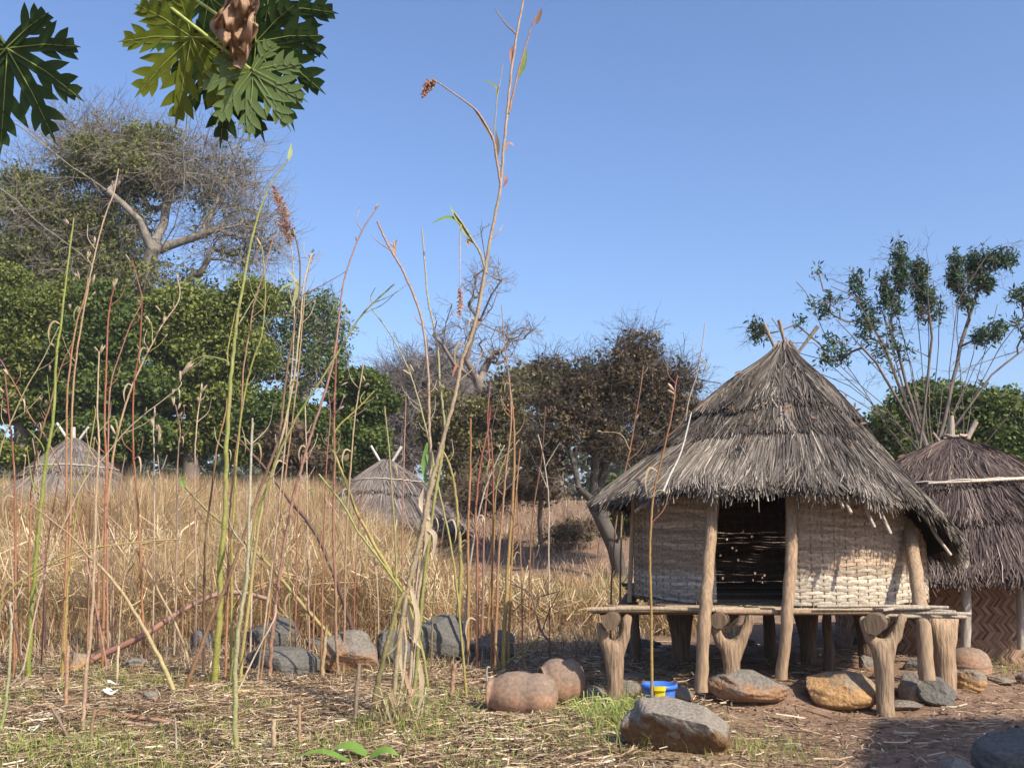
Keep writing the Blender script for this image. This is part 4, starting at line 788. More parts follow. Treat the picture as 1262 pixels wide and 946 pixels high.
def stem(label, pts, w0, w1, c0, c1=None, Y=None, pods=(), leaves_=(), tip=None, cat='stem', name='plant_stem', side=(), dy=None, nodes=True, group='tall stems standing in front of the field', ground=True):
    c1 = c1 or c0
    if Y is None: Y = min(11.4, max(6.6, G(*pts[0]).y))
    pp = stalk_pts(pts, Y, ground, random.uniform(-.25, .25) if dy is None else dy)
    root = thing(name, (pp[0].x, pp[0].y, pp[0].z), label, cat, group)
    add_stalk(root, 'stalk', pp, w0, w1, Y, c0, c1, nodes)
    s = Y/FPX
    if nodes and abs(pts[0][1]-pts[-1][1]) > 120 and ground:
        mm = spline(pp, 8); rs = random.Random(hash(label) % 1000 if False else len(label)*7+int(pts[-1][0]))
        for _ in range(rs.choice([1, 2, 3, 4])):
            i = int(len(mm)*rs.uniform(.3, .92)); p = mm[i]; up = (mm[min(i+1, len(mm)-1)]-mm[i-1]).normalized(); sx = rs.choice([-1, 1]); L = rs.uniform(.08, .34)
            q = [p, p+up*L*.4+Vector((sx*L*.35, rs.uniform(-.1, .1)*L, 0)), p+up*L*.9+Vector((sx*L*.5, rs.uniform(-.2, .2)*L, 0))]
            add_stalk(root, 'side_shoot', q, max(1.3, w1*.7), .8, Y, c1, lerp3(c1, BEI, .4), False)
            if rs.random() < .25: husk(root, q[-1], up, rs.uniform(.03, .045), (.42, .34, .22))
        for _ in range(rs.choice([0, 1, 1, 2])):
            i = int(len(mm)*rs.uniform(.2, .8)); p = mm[i]; sx = rs.choice([-1, 1]); L = rs.uniform(.10, .26)
            q = [p, p+Vector((sx*L*.3, -.02, L*.12)), p+Vector((sx*L*.45, -.03, -L*.35)), p+Vector((sx*L*.38, -.02, -L*.9))]; mb = MB(); mb.blade(spline(q, 4), L*.085, Vector((.4, -1, .3)), rs.choice([(.42, .32, .19), (.34, .24, .13), (.50, .41, .27), (.24, .25, .09)]), fold=.3); mb.build('dry_leaf', M_LEAFC, root)
    for sp in side:        # side shoots (px points), width, colour
        q = [P(x, y, Y) for x, y in sp[0]]; add_stalk(root, 'side_shoot', q, sp[1], sp[1]*.5, Y, sp[2], sp[2], False)
        if len(sp) > 3: husk(root, q[-1], (q[-1]-q[-2]), sp[3]*s)
    for pd in pods:
        x, y = pd[0], pd[1]; sz = pd[2] if len(pd) > 2 else 9; p = P(x, y, Y); d = Vector(((pd[3] if len(pd) > 3 else random.uniform(-.8, .8)), -.2, 1)); husk(root, p, d, sz*s)
    for lf in leaves_:
        q = [P(x, y, Y) for x, y in lf[0]]; mb = MB(); mb.blade(spline(q, 5), min(7, lf[1])*s*.9, Vector((.3, -1, .4)), lf[2], lf[3] if len(lf) > 3 else lf[2], .15); mb.build('leaf', M_LEAFC, root)
    return root
# seed head of sorghum: many small grains along short branches
def seed_head(root, pts, w, Y, c, n=150, gs=2.2):
    m = spline([P(x, y, Y) for x, y in pts], 6); mb = MB(); s = Y/FPX
    for k in range(n):
        u = random.random(); i = min(len(m)-2, int(u*(len(m)-1))); p = m[i].lerp(m[i+1], random.random()); r = w*s*.5*(math.sin(PI*min(1, u*.8+.18)))*random.random()**.5
        d = Vector((random.gauss(0, 1), random.gauss(0, 1), random.gauss(0, .5))).normalized(); q = p+d*r+(m[i+1]-m[i]).normalized()*r*.6; col = tuple(x*random.uniform(.6, 1.35) for x in c)
        mb.tube([p, q], gs*s*.12, 3, col, cap=False); g_ = gs*s*random.uniform(.35, .65); dd = (q-p).normalized()
        mb.tube([q-dd*g_, q, q+dd*g_], [g_*.25, g_*.6, g_*.2], 5, col)
    mb.build('seed_head', M_STALK, root)

stem('thick green stem rising straight at the left, in front of the first straw roof', [(34, 838), (41, 730), (45, 680), (51, 620), (57, 567), (66, 514), (70, 438), (76, 393), (84, 322), (91, 269)], 8, 2.5, GRN, (.33, .38, .07), pods=[(68, 428, 8, -1), (61, 458, 9, 0), (85, 276, 9, -1)], side=[([(57, 552), (70, 528), (86, 512)], 2.5, GRN), ([(65, 514), (61, 490), (58, 462)], 2, GRN), ([(57, 562), (50, 545), (34, 528)], 2.5, GRN), ([(48, 610), (40, 595), (33, 550)], 2.5, GRN)])
stem('tall beige stem with papery pods along its top above the left straw roof', [(80, 830), (84, 700), (87, 628), (90, 484), (100, 400), (108, 358), (114, 327), (127, 274), (140, 238), (146, 208)], 4.5, 2, ORG, BEI, pods=[(117, 302, 11, 0), (114, 350, 13, .4), (112, 365, 9, 1), (140, 232, 10, -.3), (100, 385, 9, -.7), (86, 382, 9, 0)])
stem('orange stem just left of the tall beige stem', [(77, 800), (82, 675), (82, 527), (85, 463), (94, 400), (104, 368), (109, 342)], 5, 2.5, ORG, (.40, .22, .13), pods=[(98, 345, 12, -.3), (109, 318, 9, 0)], Y=9.6)
stem('thin yellow stem leaning right across the first straw roof', [(76, 838), (82, 744), (88, 680), (96, 620), (105, 580), (117, 514), (116, 500)], 4, 2, YEL, (.36, .34, .1))
stem('straight red stem with two white pods at its tip', [(127, 800), (129, 675), (131, 578), (129, 514), (131, 451), (133, 400), (136, 375), (141, 352)], 5, 2.5, ORG, RED, pods=[(140, 356, 11, .4), (142, 352, 10, .1)], Y=10)
stem('red stem curving right then back left to a pod under the tall tree limbs', [(133, 790), (132, 628), (134, 520), (137, 471), (150, 430), (161, 400), (173, 376), (174, 362), (163, 320)], 4, 1.5, PNK, RED, pods=[(160, 322, 10, -.4), (172, 372, 9, 1)], Y=10.4)
stem('smooth beige stem leaning right to a spray of slender pods', [(119, 800), (124, 680), (132, 616), (142, 547), (152, 509), (166, 468), (193, 413), (203, 396), (221, 368), (218, 337)], 6, 1.6, ORG, BEI, pods=[(201, 400, 12, .6), (198, 384, 10, -.5), (185, 400, 9, -.4), (218, 345, 8, 0), (142, 535, 13, -.5)], side=[([(188, 425), (187, 400), (184, 395)], 2, YEL, 8), ([(186, 432), (196, 425), (203, 416)], 1.6, YEL, 6)])
stem('bright red stem with a drooping tip pod behind the beige leaning stem', [(177, 795), (172, 661), (166, 580), (164, 552), (165, 476), (172, 430), (175, 372)], 4.5, 2.2, ORG, RED, pods=[(175, 376, 9, -.6), (171, 431, 7, -.5)], Y=10.6)
stem('thin beige stem slanting up right to two long hanging husks', [(58, 700), (101, 598), (127, 565), (162, 524), (210, 486), (223, 474), (222, 462), (236, 447)], 3, 1.6, BEI, TAN, Y=9.2, pods=[(222, 470, 14, .1), (224, 462, 22, .7), (212, 487, 9, .3), (180, 508, 7, 0), (192, 530, 8, .6)])
stem('dark red stem with small side pods at the left edge', [(18, 800), (19, 640), (16, 557), (10, 501), (6, 461)], 4.5, 2.5, ORG, (.22, .05, .07), pods=[(8, 488, 8, 1), (5, 484, 8, -1), (10, 510, 9, -1.4), (12, 490, 9, 1.5)], Y=9.4)
stem('pale green sapling in the lower left corner', [(-2, 908), (7, 868), (11, 826), (14, 765), (12, 742)], 6, 4, (.34, .38, .10), (.5, .42, .3), dy=0)
stem('orange stem forking left of the thick green stem', [(35, 815), (36, 744), (38, 620), (46, 552), (61, 501), (74, 456), (89, 423)], 4.5, 2, ORG, (.36, .2, .11), Y=9.8, pods=[(58, 500, 8, 0), (52, 494, 7, -1)])
stem('thin yellow stem leaning in from the left edge', [(-34, 790), (-10, 640), (0, 557), (18, 509), (35, 473), (51, 446), (73, 402)], 4, 1.5, YEL, (.42, .36, .2), Y=9.1)
stem('thin red stem leaning left across the first straw roof', [(128, 800), (95, 640), (61, 547), (38, 514), (25, 486), (8, 456), (-4, 436)], 3.5, 1.6, PNK, RED, Y=9.9, pods=[(10, 462, 10, -.3)])
stem('short dark brown stem leaning at the left edge', [(22, 790), (14, 755), (-6, 722)], 5, 4, DRK, BRN, Y=9.2)
stem('yellow stem arching low to the right across the field grass', [(-20, 790), (5, 734), (47, 702), (80, 686), (110, 676), (165, 668), (225, 664)], 4.5, 2, YEL, (.45, .33, .12), Y=9.0, dy=.3)
stem('slender tan stem bending down right into the litter', [(235, 818), (220, 777), (192, 722), (157, 661), (121, 623)], 5, 2, TAN, (.44, .27, .16), dy=.2)
stem('thick pale yellow stem leaning left, broken at its upper end', [(217, 853), (192, 801), (154, 735), (121, 695), (108, 684), (85, 658), (36, 620)], 8, 2, (.52, .42, .18), (.40, .25, .16), dy=.2)
stem('tan stem standing upright from the lower left', [(102, 905), (105, 850), (113, 757), (117, 675), (118, 620), (122, 552), (120, 501), (122, 433)], 6.5, 2.2, (.46, .30, .20), TAN, pods=[(123, 436, 13, .5), (121, 433, 8, -.9)])
stem('short pale cut stub beside the white scraps', [(144, 842), (146, 796)], 4, 4.5, TAN)
stem('orange stem stub standing below the first straw roof', [(82, 872), (82, 840), (84, 795)], 6, 5, (.5, .27, .13), (.5, .3, .2))
stem('thickest green stem, curving right to a furled leaf against the sky', [(265, 843), (270, 763), (272, 698), (277, 640), (279, 565), (282, 496), (287, 441), (293, 388), (302, 339), (311, 292), (322, 253), (338, 220), (355, 196)], 11, 2.4, (.33, .32, .06), (.36, .40, .13), leaves_=[([(355, 198), (358, 188), (359, 176)], 6, (.4, .46, .2))], side=[([(281, 450), (281, 430), (290, 384)], 2.5, YEL), ([(294, 400), (312, 370), (330, 346), (338, 338)], 2.5, (.4, .42, .2)), ([(283, 450), (276, 443), (250, 439), (234, 447)], 2, (.4, .42, .2))])
stem('yellow green stem beside the thickest green stem, ending in a split pod', [(285, 815), (286, 698), (286, 658), (293, 551), (302, 482), (313, 441), (322, 415), (326, 380), (327, 352), (323, 303)], 5, 2, YEL, (.33, .36, .09), pods=[(322, 304, 13, -.5)], Y=9.2)
stem('pinkish stem ending in a small bud, crossing the thickest green stem', [(278, 812), (283, 647), (286, 598), (297, 510), (300, 455), (309, 400), (313, 374), (324, 339), (333, 306), (338, 289)], 4.5, 1.8, ORG, PNK, pods=[(337, 291, 8, .1)], Y=9.4)
stem('dark brown stem standing left of the thickest green stem', [(251, 836), (252, 721), (254, 655), (263, 587), (268, 548), (278, 510), (280, 490)], 5, 2.5, DRK, (.42, .24, .09))
stem('orange stem leaning right with a dark bud at its sky end', [(226, 852), (239, 821), (262, 760), (285, 705), (304, 650), (316, 614), (333, 570), (344, 537), (349, 496), (352, 469), (363, 400), (368, 370), (370, 325), (364, 290)], 6.5, 2.4, (.33, .18, .09), (.18, .13, .10), leaves_=[([(363, 292), (360, 285), (364, 280)], 7, (.12, .10, .05))], pods=[(363, 292, 11, .1)], dy=0)
stem('pale tan stem leaning right with a rough seed spike, crossing the dark bud stem', [(298, 815), (313, 690), (324, 620), (338, 573), (352, 518), (363, 460), (370, 400), (374, 352), (379, 330), (384, 312)], 6, 2.2, YEL, BEI, Y=9, leaves_=[([(368, 345), (366, 360), (359, 380)], 9, (.34, .36, .17)), ([(369, 350), (361, 340), (353, 330)], 4, (.3, .34, .16)), ([(368, 348), (352, 352), (342, 362)], 4, (.36, .4, .22))])
r_ = stem('slender stem bearing a feathery bronze plume', [(318, 830), (335, 700), (350, 560), (362, 420), (361, 322), (355, 292), (351, 278)], 3.5, 1.6, TAN, (.5, .38, .3), Y=9.3); seed_head(r_, [(356, 300), (353, 280), (347, 258), (338, 230)], 26, 9.3, (.36, .20, .13), 330, 2.6)
r_ = stem('thin tan stem with a short dark seed spike beside the bronze plume', [(322, 830), (345, 640), (366, 470), (375, 370), (380, 335), (385, 312)], 3, 1.8, ORG, TAN, Y=9.35); seed_head(r_, [(382, 325), (386, 308)], 7, 9.35, (.18, .14, .11), 50, 2)
stem('stem with peeling white bark above a green foot, standing nearest at centre left', [(291, 940), (290, 866), (291, 802), (298, 750), (304, 711), (307, 640), (309, 579), (311, 515)], 9, 3, (.36, .36, .12), WHT, dy=0)
stem('long yellow green stem leaning far right against the sky', [(288, 815), (313, 650), (330, 598), (341, 565), (368, 510), (390, 477), (412, 441), (440, 396), (459, 374), (486, 350)], 5.5, 2.4, YEL, (.40, .45, .16), Y=9.1, dy=-.4)
stem('red stem with knobbly tip reaching right of the plume against the sky', [(332, 833), (335, 786), (341, 734), (346, 698), (356, 640), (363, 606), (377, 557), (390, 515), (407, 460), (415, 416), (423, 352), (434, 314), (448, 281), (466, 254)], 6.5, 2, (.38, .20, .14), PNK, pods=[(462, 258, 9, .6), (439, 297, 7, -.2)], side=[([(374, 363), (396, 352), (429, 333)], 2, (.33, .18, .15))])
stem('straight red stem through the dense round tree, with side pods', [(418, 832), (414, 786), (414, 737), (411, 658), (412, 565), (412, 510), (414, 455), (416, 402)], 5, 2.5, (.42, .27, .17), RED, pods=[(417, 505, 9, 1.6), (420, 475, 10, 1.8), (400, 475, 8, -1)])
stem('thin magenta stem left of the straight red stem', [(396, 800), (400, 633), (403, 565), (407, 510), (404, 480)], 3, 1.8, ORG, (.34, .12, .16), Y=9.9)
stem('thin brown stem left of the middle straw roof', [(424, 800), (427, 655), (433, 565), (438, 510), (448, 449)], 4, 2, (.38, .2, .12), TAN, Y=10, pods=[(450, 470, 8, -.5), (448, 476, 8, 1.2)])
stem('thick dark brown stalk leaning left from the grey boulders', [(445, 812), (432, 769), (421, 734), (411, 705), (395, 669), (379, 642), (357, 617), (333, 584), (311, 559), (289, 535)], 8, 3.5, DRK, (.17, .09, .07), dy=.1)
stem('yellow green stalk lying back left behind the dark brown stalk', [(437, 815), (398, 773), (372, 744), (340, 705), (314, 679), (290, 658), (256, 629), (225, 597)], 7, 3.5, (.46, .34, .11), (.30, .27, .10), leaves_=[([(227, 600), (224, 592), (226, 585)], 6, (.16, .26, .06))], dy=.2)
stem('thick yellow cane leaning left out of the sorghum clump', [(552, 814), (522, 766), (495, 724), (473, 691), (440, 631), (425, 590), (412, 556), (414, 530), (440, 504), (462, 481)], 8, 2, (.50, .40, .10), YEL, pods=[(450, 478, 7, 1)], dy=.2)
stem('green cane lying beside the thick yellow cane', [(520, 800), (498, 735), (465, 686), (440, 653), (423, 622), (393, 584)], 5, 3, (.38, .38, .09), (.34, .36, .1), Y=8.9, dy=.1)
stem('olive stalk leaning right at the front of the sorghum clump', [(455, 890), (470, 823), (481, 779), (492, 741), (500, 728)], 9, 7, (.20, .17, .08), (.33, .28, .09))
stem('thin beige twig slanting left below the dark brown stalk', [(293, 852), (318, 800), (338, 762), (340, 745)], 3, 2, BEI, Y=8.4)
# the sorghum clump
SY = 7.5
sg = stem('tallest sorghum cane, reaching out of the top of the picture with dry heads', [(484, 884), (489, 812), (499, 744), (509, 697), (520, 656), (528, 610), (539, 567), (550, 526), (561, 487), (569, 446), (580, 416), (590, 380), (597, 337), (607, 281), (617, 229), (621, 181), (627, 120), (633, 68), (645, 0), (650, -25)], 8, 3.4, (.40, .32, .18), (.50, .36, .26), Y=SY, dy=0, cat='sorghum', name='sorghum_plant', group='sorghum clump at centre',
    side=[([(617, 225), (611, 189), (607, 169), (590, 140), (577, 128), (549, 108), (534, 98)], 4.6, (.42, .3, .26)), ([(627, 140), (631, 122), (641, 80), (650, 50), (657, 28), (667, 12)], 4, (.40, .24, .18)), ([(600, 337), (592, 312), (583, 297), (571, 277), (560, 262)], 4.6, (.42, .36, .22)),
          ([(609, 165), (613, 120), (620, 80)], 2.6, (.40, .38, .28)), ([(636, 42), (622, 28), (611, 12)], 3, (.3, .22, .14)), ([(568, 277), (567, 300), (567, 353)], 2.4, BEI)],
    leaves_=[([(607, 172), (602, 160), (592, 145), (578, 125)], 8, (.16, .14, .05), (.22, .12, .07)), ([(611, 195), (613, 180), (611, 160)], 7, (.14, .1, .06)), ([(639, 95), (646, 78), (649, 58)], 8, (.15, .22, .06)), ([(571, 280), (562, 270), (548, 268), (531, 276)], 6, (.2, .3, .07)), ([(583, 297), (573, 285), (562, 268), (554, 252)], 8, (.24, .3, .09)),
             ([(585, 300), (576, 296), (578, 306)], 5, (.34, .24, .14)), ([(613, 120), (611, 106), (593, 98)], 5, (.16, .2, .08)), ([(660, 30), (664, 20), (668, 10)], 8, (.2, .11, .08)), ([(632, 85), (630, 65), (633, 55)], 6, (.33, .15, .11)), ([(620, 215), (624, 222), (619, 232)], 5, (.3, .14, .12)),
             ([(572, 444), (562, 452), (557, 466)], 4, (.42, .2, .14)), ([(536, 590), (526, 620), (528, 655), (520, 690)], 12, (.5, .41, .29)), ([(530, 640), (519, 622), (522, 600)], 12, (.52, .42, .32)), ([(525, 650), (536, 660), (533, 690)], 10, (.46, .37, .27)),
             ([(500, 740), (492, 790), (497, 840)], 9, (.52, .42, .28)), ([(505, 720), (515, 760), (512, 800)], 7, (.5, .4, .27)), ([(622, 185), (628, 176), (634, 180)], 4, (.44, .24, .18))])
seed_head(sg, [(536, 100), (529, 104), (521, 119)], 15, SY, (.40, .19, .11), 170, 3.0); seed_head(sg, [(567, 353), (567, 372), (566, 392)], 9, SY, (.44, .21, .11), 130, 2.6)
stem('pinkish sorghum cane left of the tallest cane, bare broken tip against the sky', [(500, 880), (512, 760), (524, 660), (531, 572), (529, 523), (528, 462), (522, 407), (515, 377), (496, 333), (478, 301), (465, 273)], 5.5, 3.4, TAN, (.42, .27, .22), Y=7.6, cat='sorghum', name='sorghum_plant', group='sorghum clump at centre', leaves_=[([(487, 318), (486, 302), (490, 295)], 5, (.4, .26, .2)), ([(527, 545), (522, 575), (528, 600)], 8, (.15, .27, .07)), ([(526, 560), (532, 580), (530, 600)], 7, (.2, .3, .08))], pods=[(486, 305, 10, -.4)], dy=0)
stem('olive sorghum cane between the pinkish cane and the tallest cane', [(494, 882), (516, 760), (532, 640), (547, 545), (546, 504), (542, 476), (540, 435), (533, 394), (528, 373), (524, 329), (520, 283)], 5.5, 2.4, (.36, .33, .12), (.46, .42, .28), Y=7.7, cat='sorghum', name='sorghum_plant', group='sorghum clump at centre', dy=0)
stem('green lower cane tucked behind the tallest sorghum cane', [(507, 886), (522, 720), (536, 613), (543, 570), (548, 535)], 6, 4.5, (.30, .30, .09), (.38, .36, .1), Y=7.65, cat='sorghum', name='sorghum_plant', group='sorghum clump at centre', leaves_=[([(512, 800), (520, 840), (515, 880)], 8, (.5, .4, .26))], dy=0)
stem('dry papery cane in the middle of the sorghum clump', [(489, 888), (500, 800), (497, 745), (514, 690), (520, 640)], 5, 3.4, (.55, .45, .3), (.5, .4, .28), Y=7.55, cat='sorghum', name='sorghum_plant', group='sorghum clump at centre', leaves_=[([(500, 760), (488, 790), (486, 830)], 8, (.55, .45, .32)), ([(502, 740), (508, 780), (520, 800)], 7, (.5, .41, .28)), ([(497, 820), (506, 850), (520, 858)], 6, (.42, .28, .18))], dy=0)
stem('thin white cane at the right of the sorghum clump', [(508, 885), (510, 800), (512, 730), (516, 690)], 4, 3, WHT, BEI, Y=7.8, dy=0)
# dry straw skirt at the clump foot
g = G(492, 890); mb = MB()
for k in range(120):
    a = random.uniform(0, 2*PI); L = random.uniform(.12, .34); b = Vector((g.x+random.gauss(0, .06), g.y+random.gauss(0, .05), g.z-.01)); d = Vector((math.cos(a), math.sin(a), 0)); c_ = random.choice([(.5, .4, .24), (.42, .3, .17), (.56, .46, .3), (.26, .32, .1)])
    mb.blade([b, b+d*L*.25+Vector((0, 0, L*.7)), b+d*L*.7+Vector((0, 0, L*random.uniform(.4, 1)))], .010, Vector((random.uniform(-1, 1), -1, .2)), c_, fold=.1)
tag(mb.build('grass_tuft', M_LEAFC), 'dry straw tuft at the foot of the sorghum clump', 'grass tuft')
stem('thick yellow stem with a bend at the top, right of the sorghum clump', [(560, 812), (566, 744), (568, 689), (564, 638), (561, 605), (555, 575), (546, 556), (540, 545)], 8, 3, (.46, .40, .10), (.40, .30, .14), dy=0)
for a in [
    ('orange stem, leftmost of the row of red stems right of the sorghum clump', [(577, 780), (577, 720), (577, 647), (580, 572), (580, 515)], 5.5, 2.6, (.48, .28, .11), ORG, 10.6),
    ('red stem, second in the row right of the sorghum clump, leaning right', [(588, 790), (588, 675), (586, 638), (592, 572), (601, 531), (605, 498)], 5, 2.4, (.42, .2, .12), RED, 10.2),
    ('pinkish red stem crossing the second red stem', [(594, 790), (597, 640), (603, 580), (601, 520), (604, 470)], 4, 1.8, PNK, RED, 10.9),
    ('straight dark red stem at the middle of the red stem row', [(606, 790), (607, 700), (608, 600), (606, 545), (604, 528)], 4.5, 2.2, ORG, RED, 10.5),
    ('tallest stem of the red stem row, a thin tip rising above the dead tree limbs', [(611, 792), (614, 700), (619, 635), (623, 586), (630, 517), (627, 462), (623, 435), (620, 400), (618, 376)], 5, 1.4, (.48, .25, .10), (.42, .28, .22), 10.0),
    ('yellow footed stem, tallest of the right pair in the red stem row', [(621, 793), (626, 700), (631, 627), (634, 559), (632, 505), (626, 465)], 7, 2.4, (.47, .38, .10), (.40, .16, .10), 10.3),
    ('orange stem, rightmost of the red stem row', [(627, 793), (631, 690), (635, 622), (641, 552)], 4.5, 2, (.5, .3, .1), ORG, 10.7),
    ('thin orange stem leaning right behind the red stem row', [(600, 785), (608, 680), (612, 600), (624, 560)], 3, 1.6, ORG, YEL, 11.0),
    ('bleached white stalk leaning right through the red stem row', [(580, 690), (594, 616), (610, 572), (622, 548)], 4, 2, WHT, WHT, 10.8)]:
    stem(a[0], a[1], a[2], a[3], a[4], a[5], Y=a[6], dy=0, group='row of red stems right of the sorghum')
stem('bleached thin forked stem standing before the brown tree trunk left of the hut', [(678, 760), (676, 690), (676, 613), (669, 559), (663, 535)], 3, 1.6, BEI, WHT, Y=13.5, side=[([(672, 575), (684, 555), (690, 545)], 1.6, WHT), ([(674, 600), (664, 575)], 1.6, WHT)])
stem('thin dark red stem left of the bleached forked stem before the brown tree', [(652, 760), (655, 650), (668, 560), (672, 500)], 2.6, 1.4, ORG, BRN, Y=13.2)
stem('red stem with yellow foot standing alone in front of the hut wall', [(803, 866), (803, 760), (801, 684), (803, 634), (807, 600), (817, 559), (829, 505), (832, 478), (835, 462)], 5, 2.4, (.46, .32, .07), (.30, .09, .07), Y=7.4, dy=.1, pods=[(831, 482, 13, -.9), (832, 486, 11, -1.3)], side=[([(803, 612), (812, 604), (826, 608)], 2, TAN)])
stem('thin red stem with a small white pod above the left roof edge', [(753, 760), (755, 690), (764, 610), (776, 556), (783, 515), (790, 475), (793, 450)], 3, 1.4, ORG, (.36, .16, .1), Y=11.2, dy=0, pods=[(783, 518, 9, .2)], side=[([(777, 556), (765, 535), (742, 532)], 1.6, TAN, 7)])
stem('yellow brown stem under the left roof edge, right of the thin red stem', [(764, 760), (765, 680), (767, 615), (770, 590)], 3.6, 2.4, (.42, .28, .1), (.4, .28, .12), Y=11.3, dy=0)
stem('slim pale stem rising behind the hut roof against the sky', [(838, 760), (842, 600), (846, 509), (859, 461), (865, 430), (869, 398)], 3, 1.6, TAN, (.5, .46, .42), Y=11.6, dy=0)
stem('pale stem tilted left across the sky between yellow stem and sorghum', [(560, 700), (540, 600), (528, 540), (512, 480), (500, 447), (480, 410), (458, 380)], 4, 1.8, YEL, (.40, .42, .28), Y=8.6, pods=[(506, 462, 12, -1.2), (510, 458, 11, -1)])
stem('thin pink stem in front of the middle straw roof', [(496, 800), (496, 650), (498, 560), (500, 495), (499, 488)], 3, 1.6, ORG, PNK, Y=10.8)
stem('thin yellow stem rising through the middle straw roof', [(487, 800), (488, 690), (484, 620), (480, 560), (474, 500)], 4, 2, YEL, (.4, .36, .16), Y=10.6)
stem('bleached stem with side pods behind the slanting beige stem', [(190, 700), (190, 560), (189, 530), (191, 500)], 2.6, 2, BEI, WHT, Y=11.2, pods=[(190, 515, 10, .2), (188, 525, 10, -.3), (195, 545, 12, .2)])
stem('bleached stem with clustered pods left of the thickest green stem', [(217, 730), (219, 570), (222, 530), (216, 498)], 3, 2, BEI, PNK, Y=11, pods=[(214, 500, 12, -.3), (219, 505, 10, .5), (221, 515, 9, .4)])
stem('short pinkish stem with white husk between the leafy tree and the green stem', [(242, 730), (240, 580), (243, 520), (248, 480)], 3, 2, PNK, BEI, Y=10.9, pods=[(248, 484, 13, .4), (245, 498, 10, 0)])
stem('white stem left of the crossing orange stem', [(310, 720), (309, 610), (310, 560), (312, 520)], 3.4, 2.4, BEI, WHT, Y=10.7)
stem('pale brown stem left of centre with tiny side twigs', [(381, 790), (379, 650), (378, 570), (376, 500)], 3, 1.8, PNK, BEI, Y=11, side=[([(379, 590), (388, 575)], 1.4, BEI)])
# generic thinner stems filling the stand
wordc = [('rusty', ORG), ('red', RED), ('straw coloured', TAN), ('olive', OLV), ('pink', PNK)]
for i, (x, yt, lean, ci, w, wh) in enumerate([(26, 560, 6, 0, 3, 'left of the first straw roof'), (48, 540, -8, 4, 3, 'directly before the left slope of the first straw roof'), (62, 590, 10, 1, 3, 'low before the left slope of the first straw roof'), (112, 540, 4, 0, 3.4, 'before the right slope of the first straw roof'), (122, 600, -6, 2, 3, 'low before the right slope of the first straw roof'),
      (146, 560, 8, 4, 3, 'between the first straw roof and the bright red stem'), (160, 640, 14, 2, 2.6, 'low in the grass left of the bright red stem'), (200, 560, -6, 2, 2.6, 'in the open grass right of the bright red stem'), (232, 600, 8, 0, 3, 'in the grass left of the dark brown stem'), (330, 560, 10, 0, 3.4, 'in the grass right of the peeling white stem'),
      (350, 600, -8, 3, 3, 'low in the grass left of the dark leaning stalk'), (368, 560, 4, 1, 2.6, 'above the dark leaning stalk'), (392, 640, 6, 0, 3, 'low in the grass right of the dark leaning stalk'), (442, 600, 6, 1, 2.6, 'against the left slope of the middle straw roof'), (462, 640, -5, 2, 2.6, 'low against the middle straw roof'), (540, 640, 8, 3, 3, 'low behind the tallest cane'), (640, 600, -4, 0, 2.6, 'right behind the red stem row'), (12, 620, -6, 2, 3, 'close to the left edge')]):
    stem('%s thin stem %s' % (wordc[ci][0], wh), [(x-lean, 800), (x-lean*.6, (800+yt)/2), (x+lean*.3, yt+40), (x+lean, yt)], w, 1.5, wordc[ci][1], lerp3(wordc[ci][1], BEI, .3), Y=random.uniform(10.2, 11.5), pods=[(x+lean, yt+4, 7)] if i % 3 == 0 else [])
# stubs and lying stalks
for (lb, pts, w0, w1, c0) in [('pale split stub at the bottom, left of the bright green leaf', [(337, 960), (338, 920), (337, 886)], 8, 7, TAN), ('orange stub standing behind the pale split stub', [(369, 935), (369, 900), (369, 868)], 6, 5, (.46, .28, .14)), ('dark grey brown stake left of the olive leaning stalk', [(437, 890), (439, 860), (443, 818)], 7, 6, (.30, .22, .15)), ('forked brown stub at the lower left', [(112, 914), (113, 895), (117, 873)], 6, 5, (.36, .23, .13)), ('thin grey stub in the green weeds at the lower left', [(218, 940), (217, 910), (216, 884)], 4, 3, (.42, .34, .27)),
        ('brown stub leaning left among the weeds at the lower left', [(88, 912), (76, 893), (63, 871)], 6, 5, (.27, .18, .12)), ('thick orange stub right of the sorghum clump', [(556, 860), (558, 840), (560, 818)], 7, 7, (.46, .28, .16)), ('tiny pale stub at the foot of the standing orange stub', [(367, 946), (363, 930)], 5, 4, BEI), ('pale upright stake in front of the grey slab', [(396, 836), (400, 800), (403, 770)], 7, 5, (.5, .36, .18)), ('thin bent white twig beside the large clay jar', [(604, 874), (601, 850), (600, 824), (604, 822)], 3, 2, WHT), ('green sprig behind the large clay jar', [(604, 826), (630, 812), (665, 785)], 4, 2, (.28, .34, .08)), ('thin white twig rising behind the large clay jar', [(606, 828), (612, 812), (614, 798)], 3, 2, WHT)]:
    stem(lb, pts, w0, w1, c0, cat='stub' if 'stub' in lb or 'stake' in lb else 'twig', name='cut_stub' if 'stub' in lb or 'stake' in lb else 'twig', nodes=False, dy=0, group=None)
def lying(label, pts, w, c, name='fallen_stalk', lift=.02, cat='fallen stalk', group='stalks lying on the ground'):
    pp = []
    for p in pts:
        g = G(p[0], p[1]); g.z += lift+(p[2] if len(p) > 2 else 0); pp.append(g)
    mb = MB(); m = spline(pp, 6); s = pp[0].y/FPX; mb.tube(m, [w*s/2*(1-.35*i/len(m)) for i in range(len(m))], 8, c, lerp3(c, (.5, .4, .28), .3)); o = mb.build(name, M_STALK); ctr = sum(m, Vector())/len(m)
    me = o.data; me.transform(Matrix.Translation(-ctr)); o.location = ctr; return tag(o, label, cat, group)
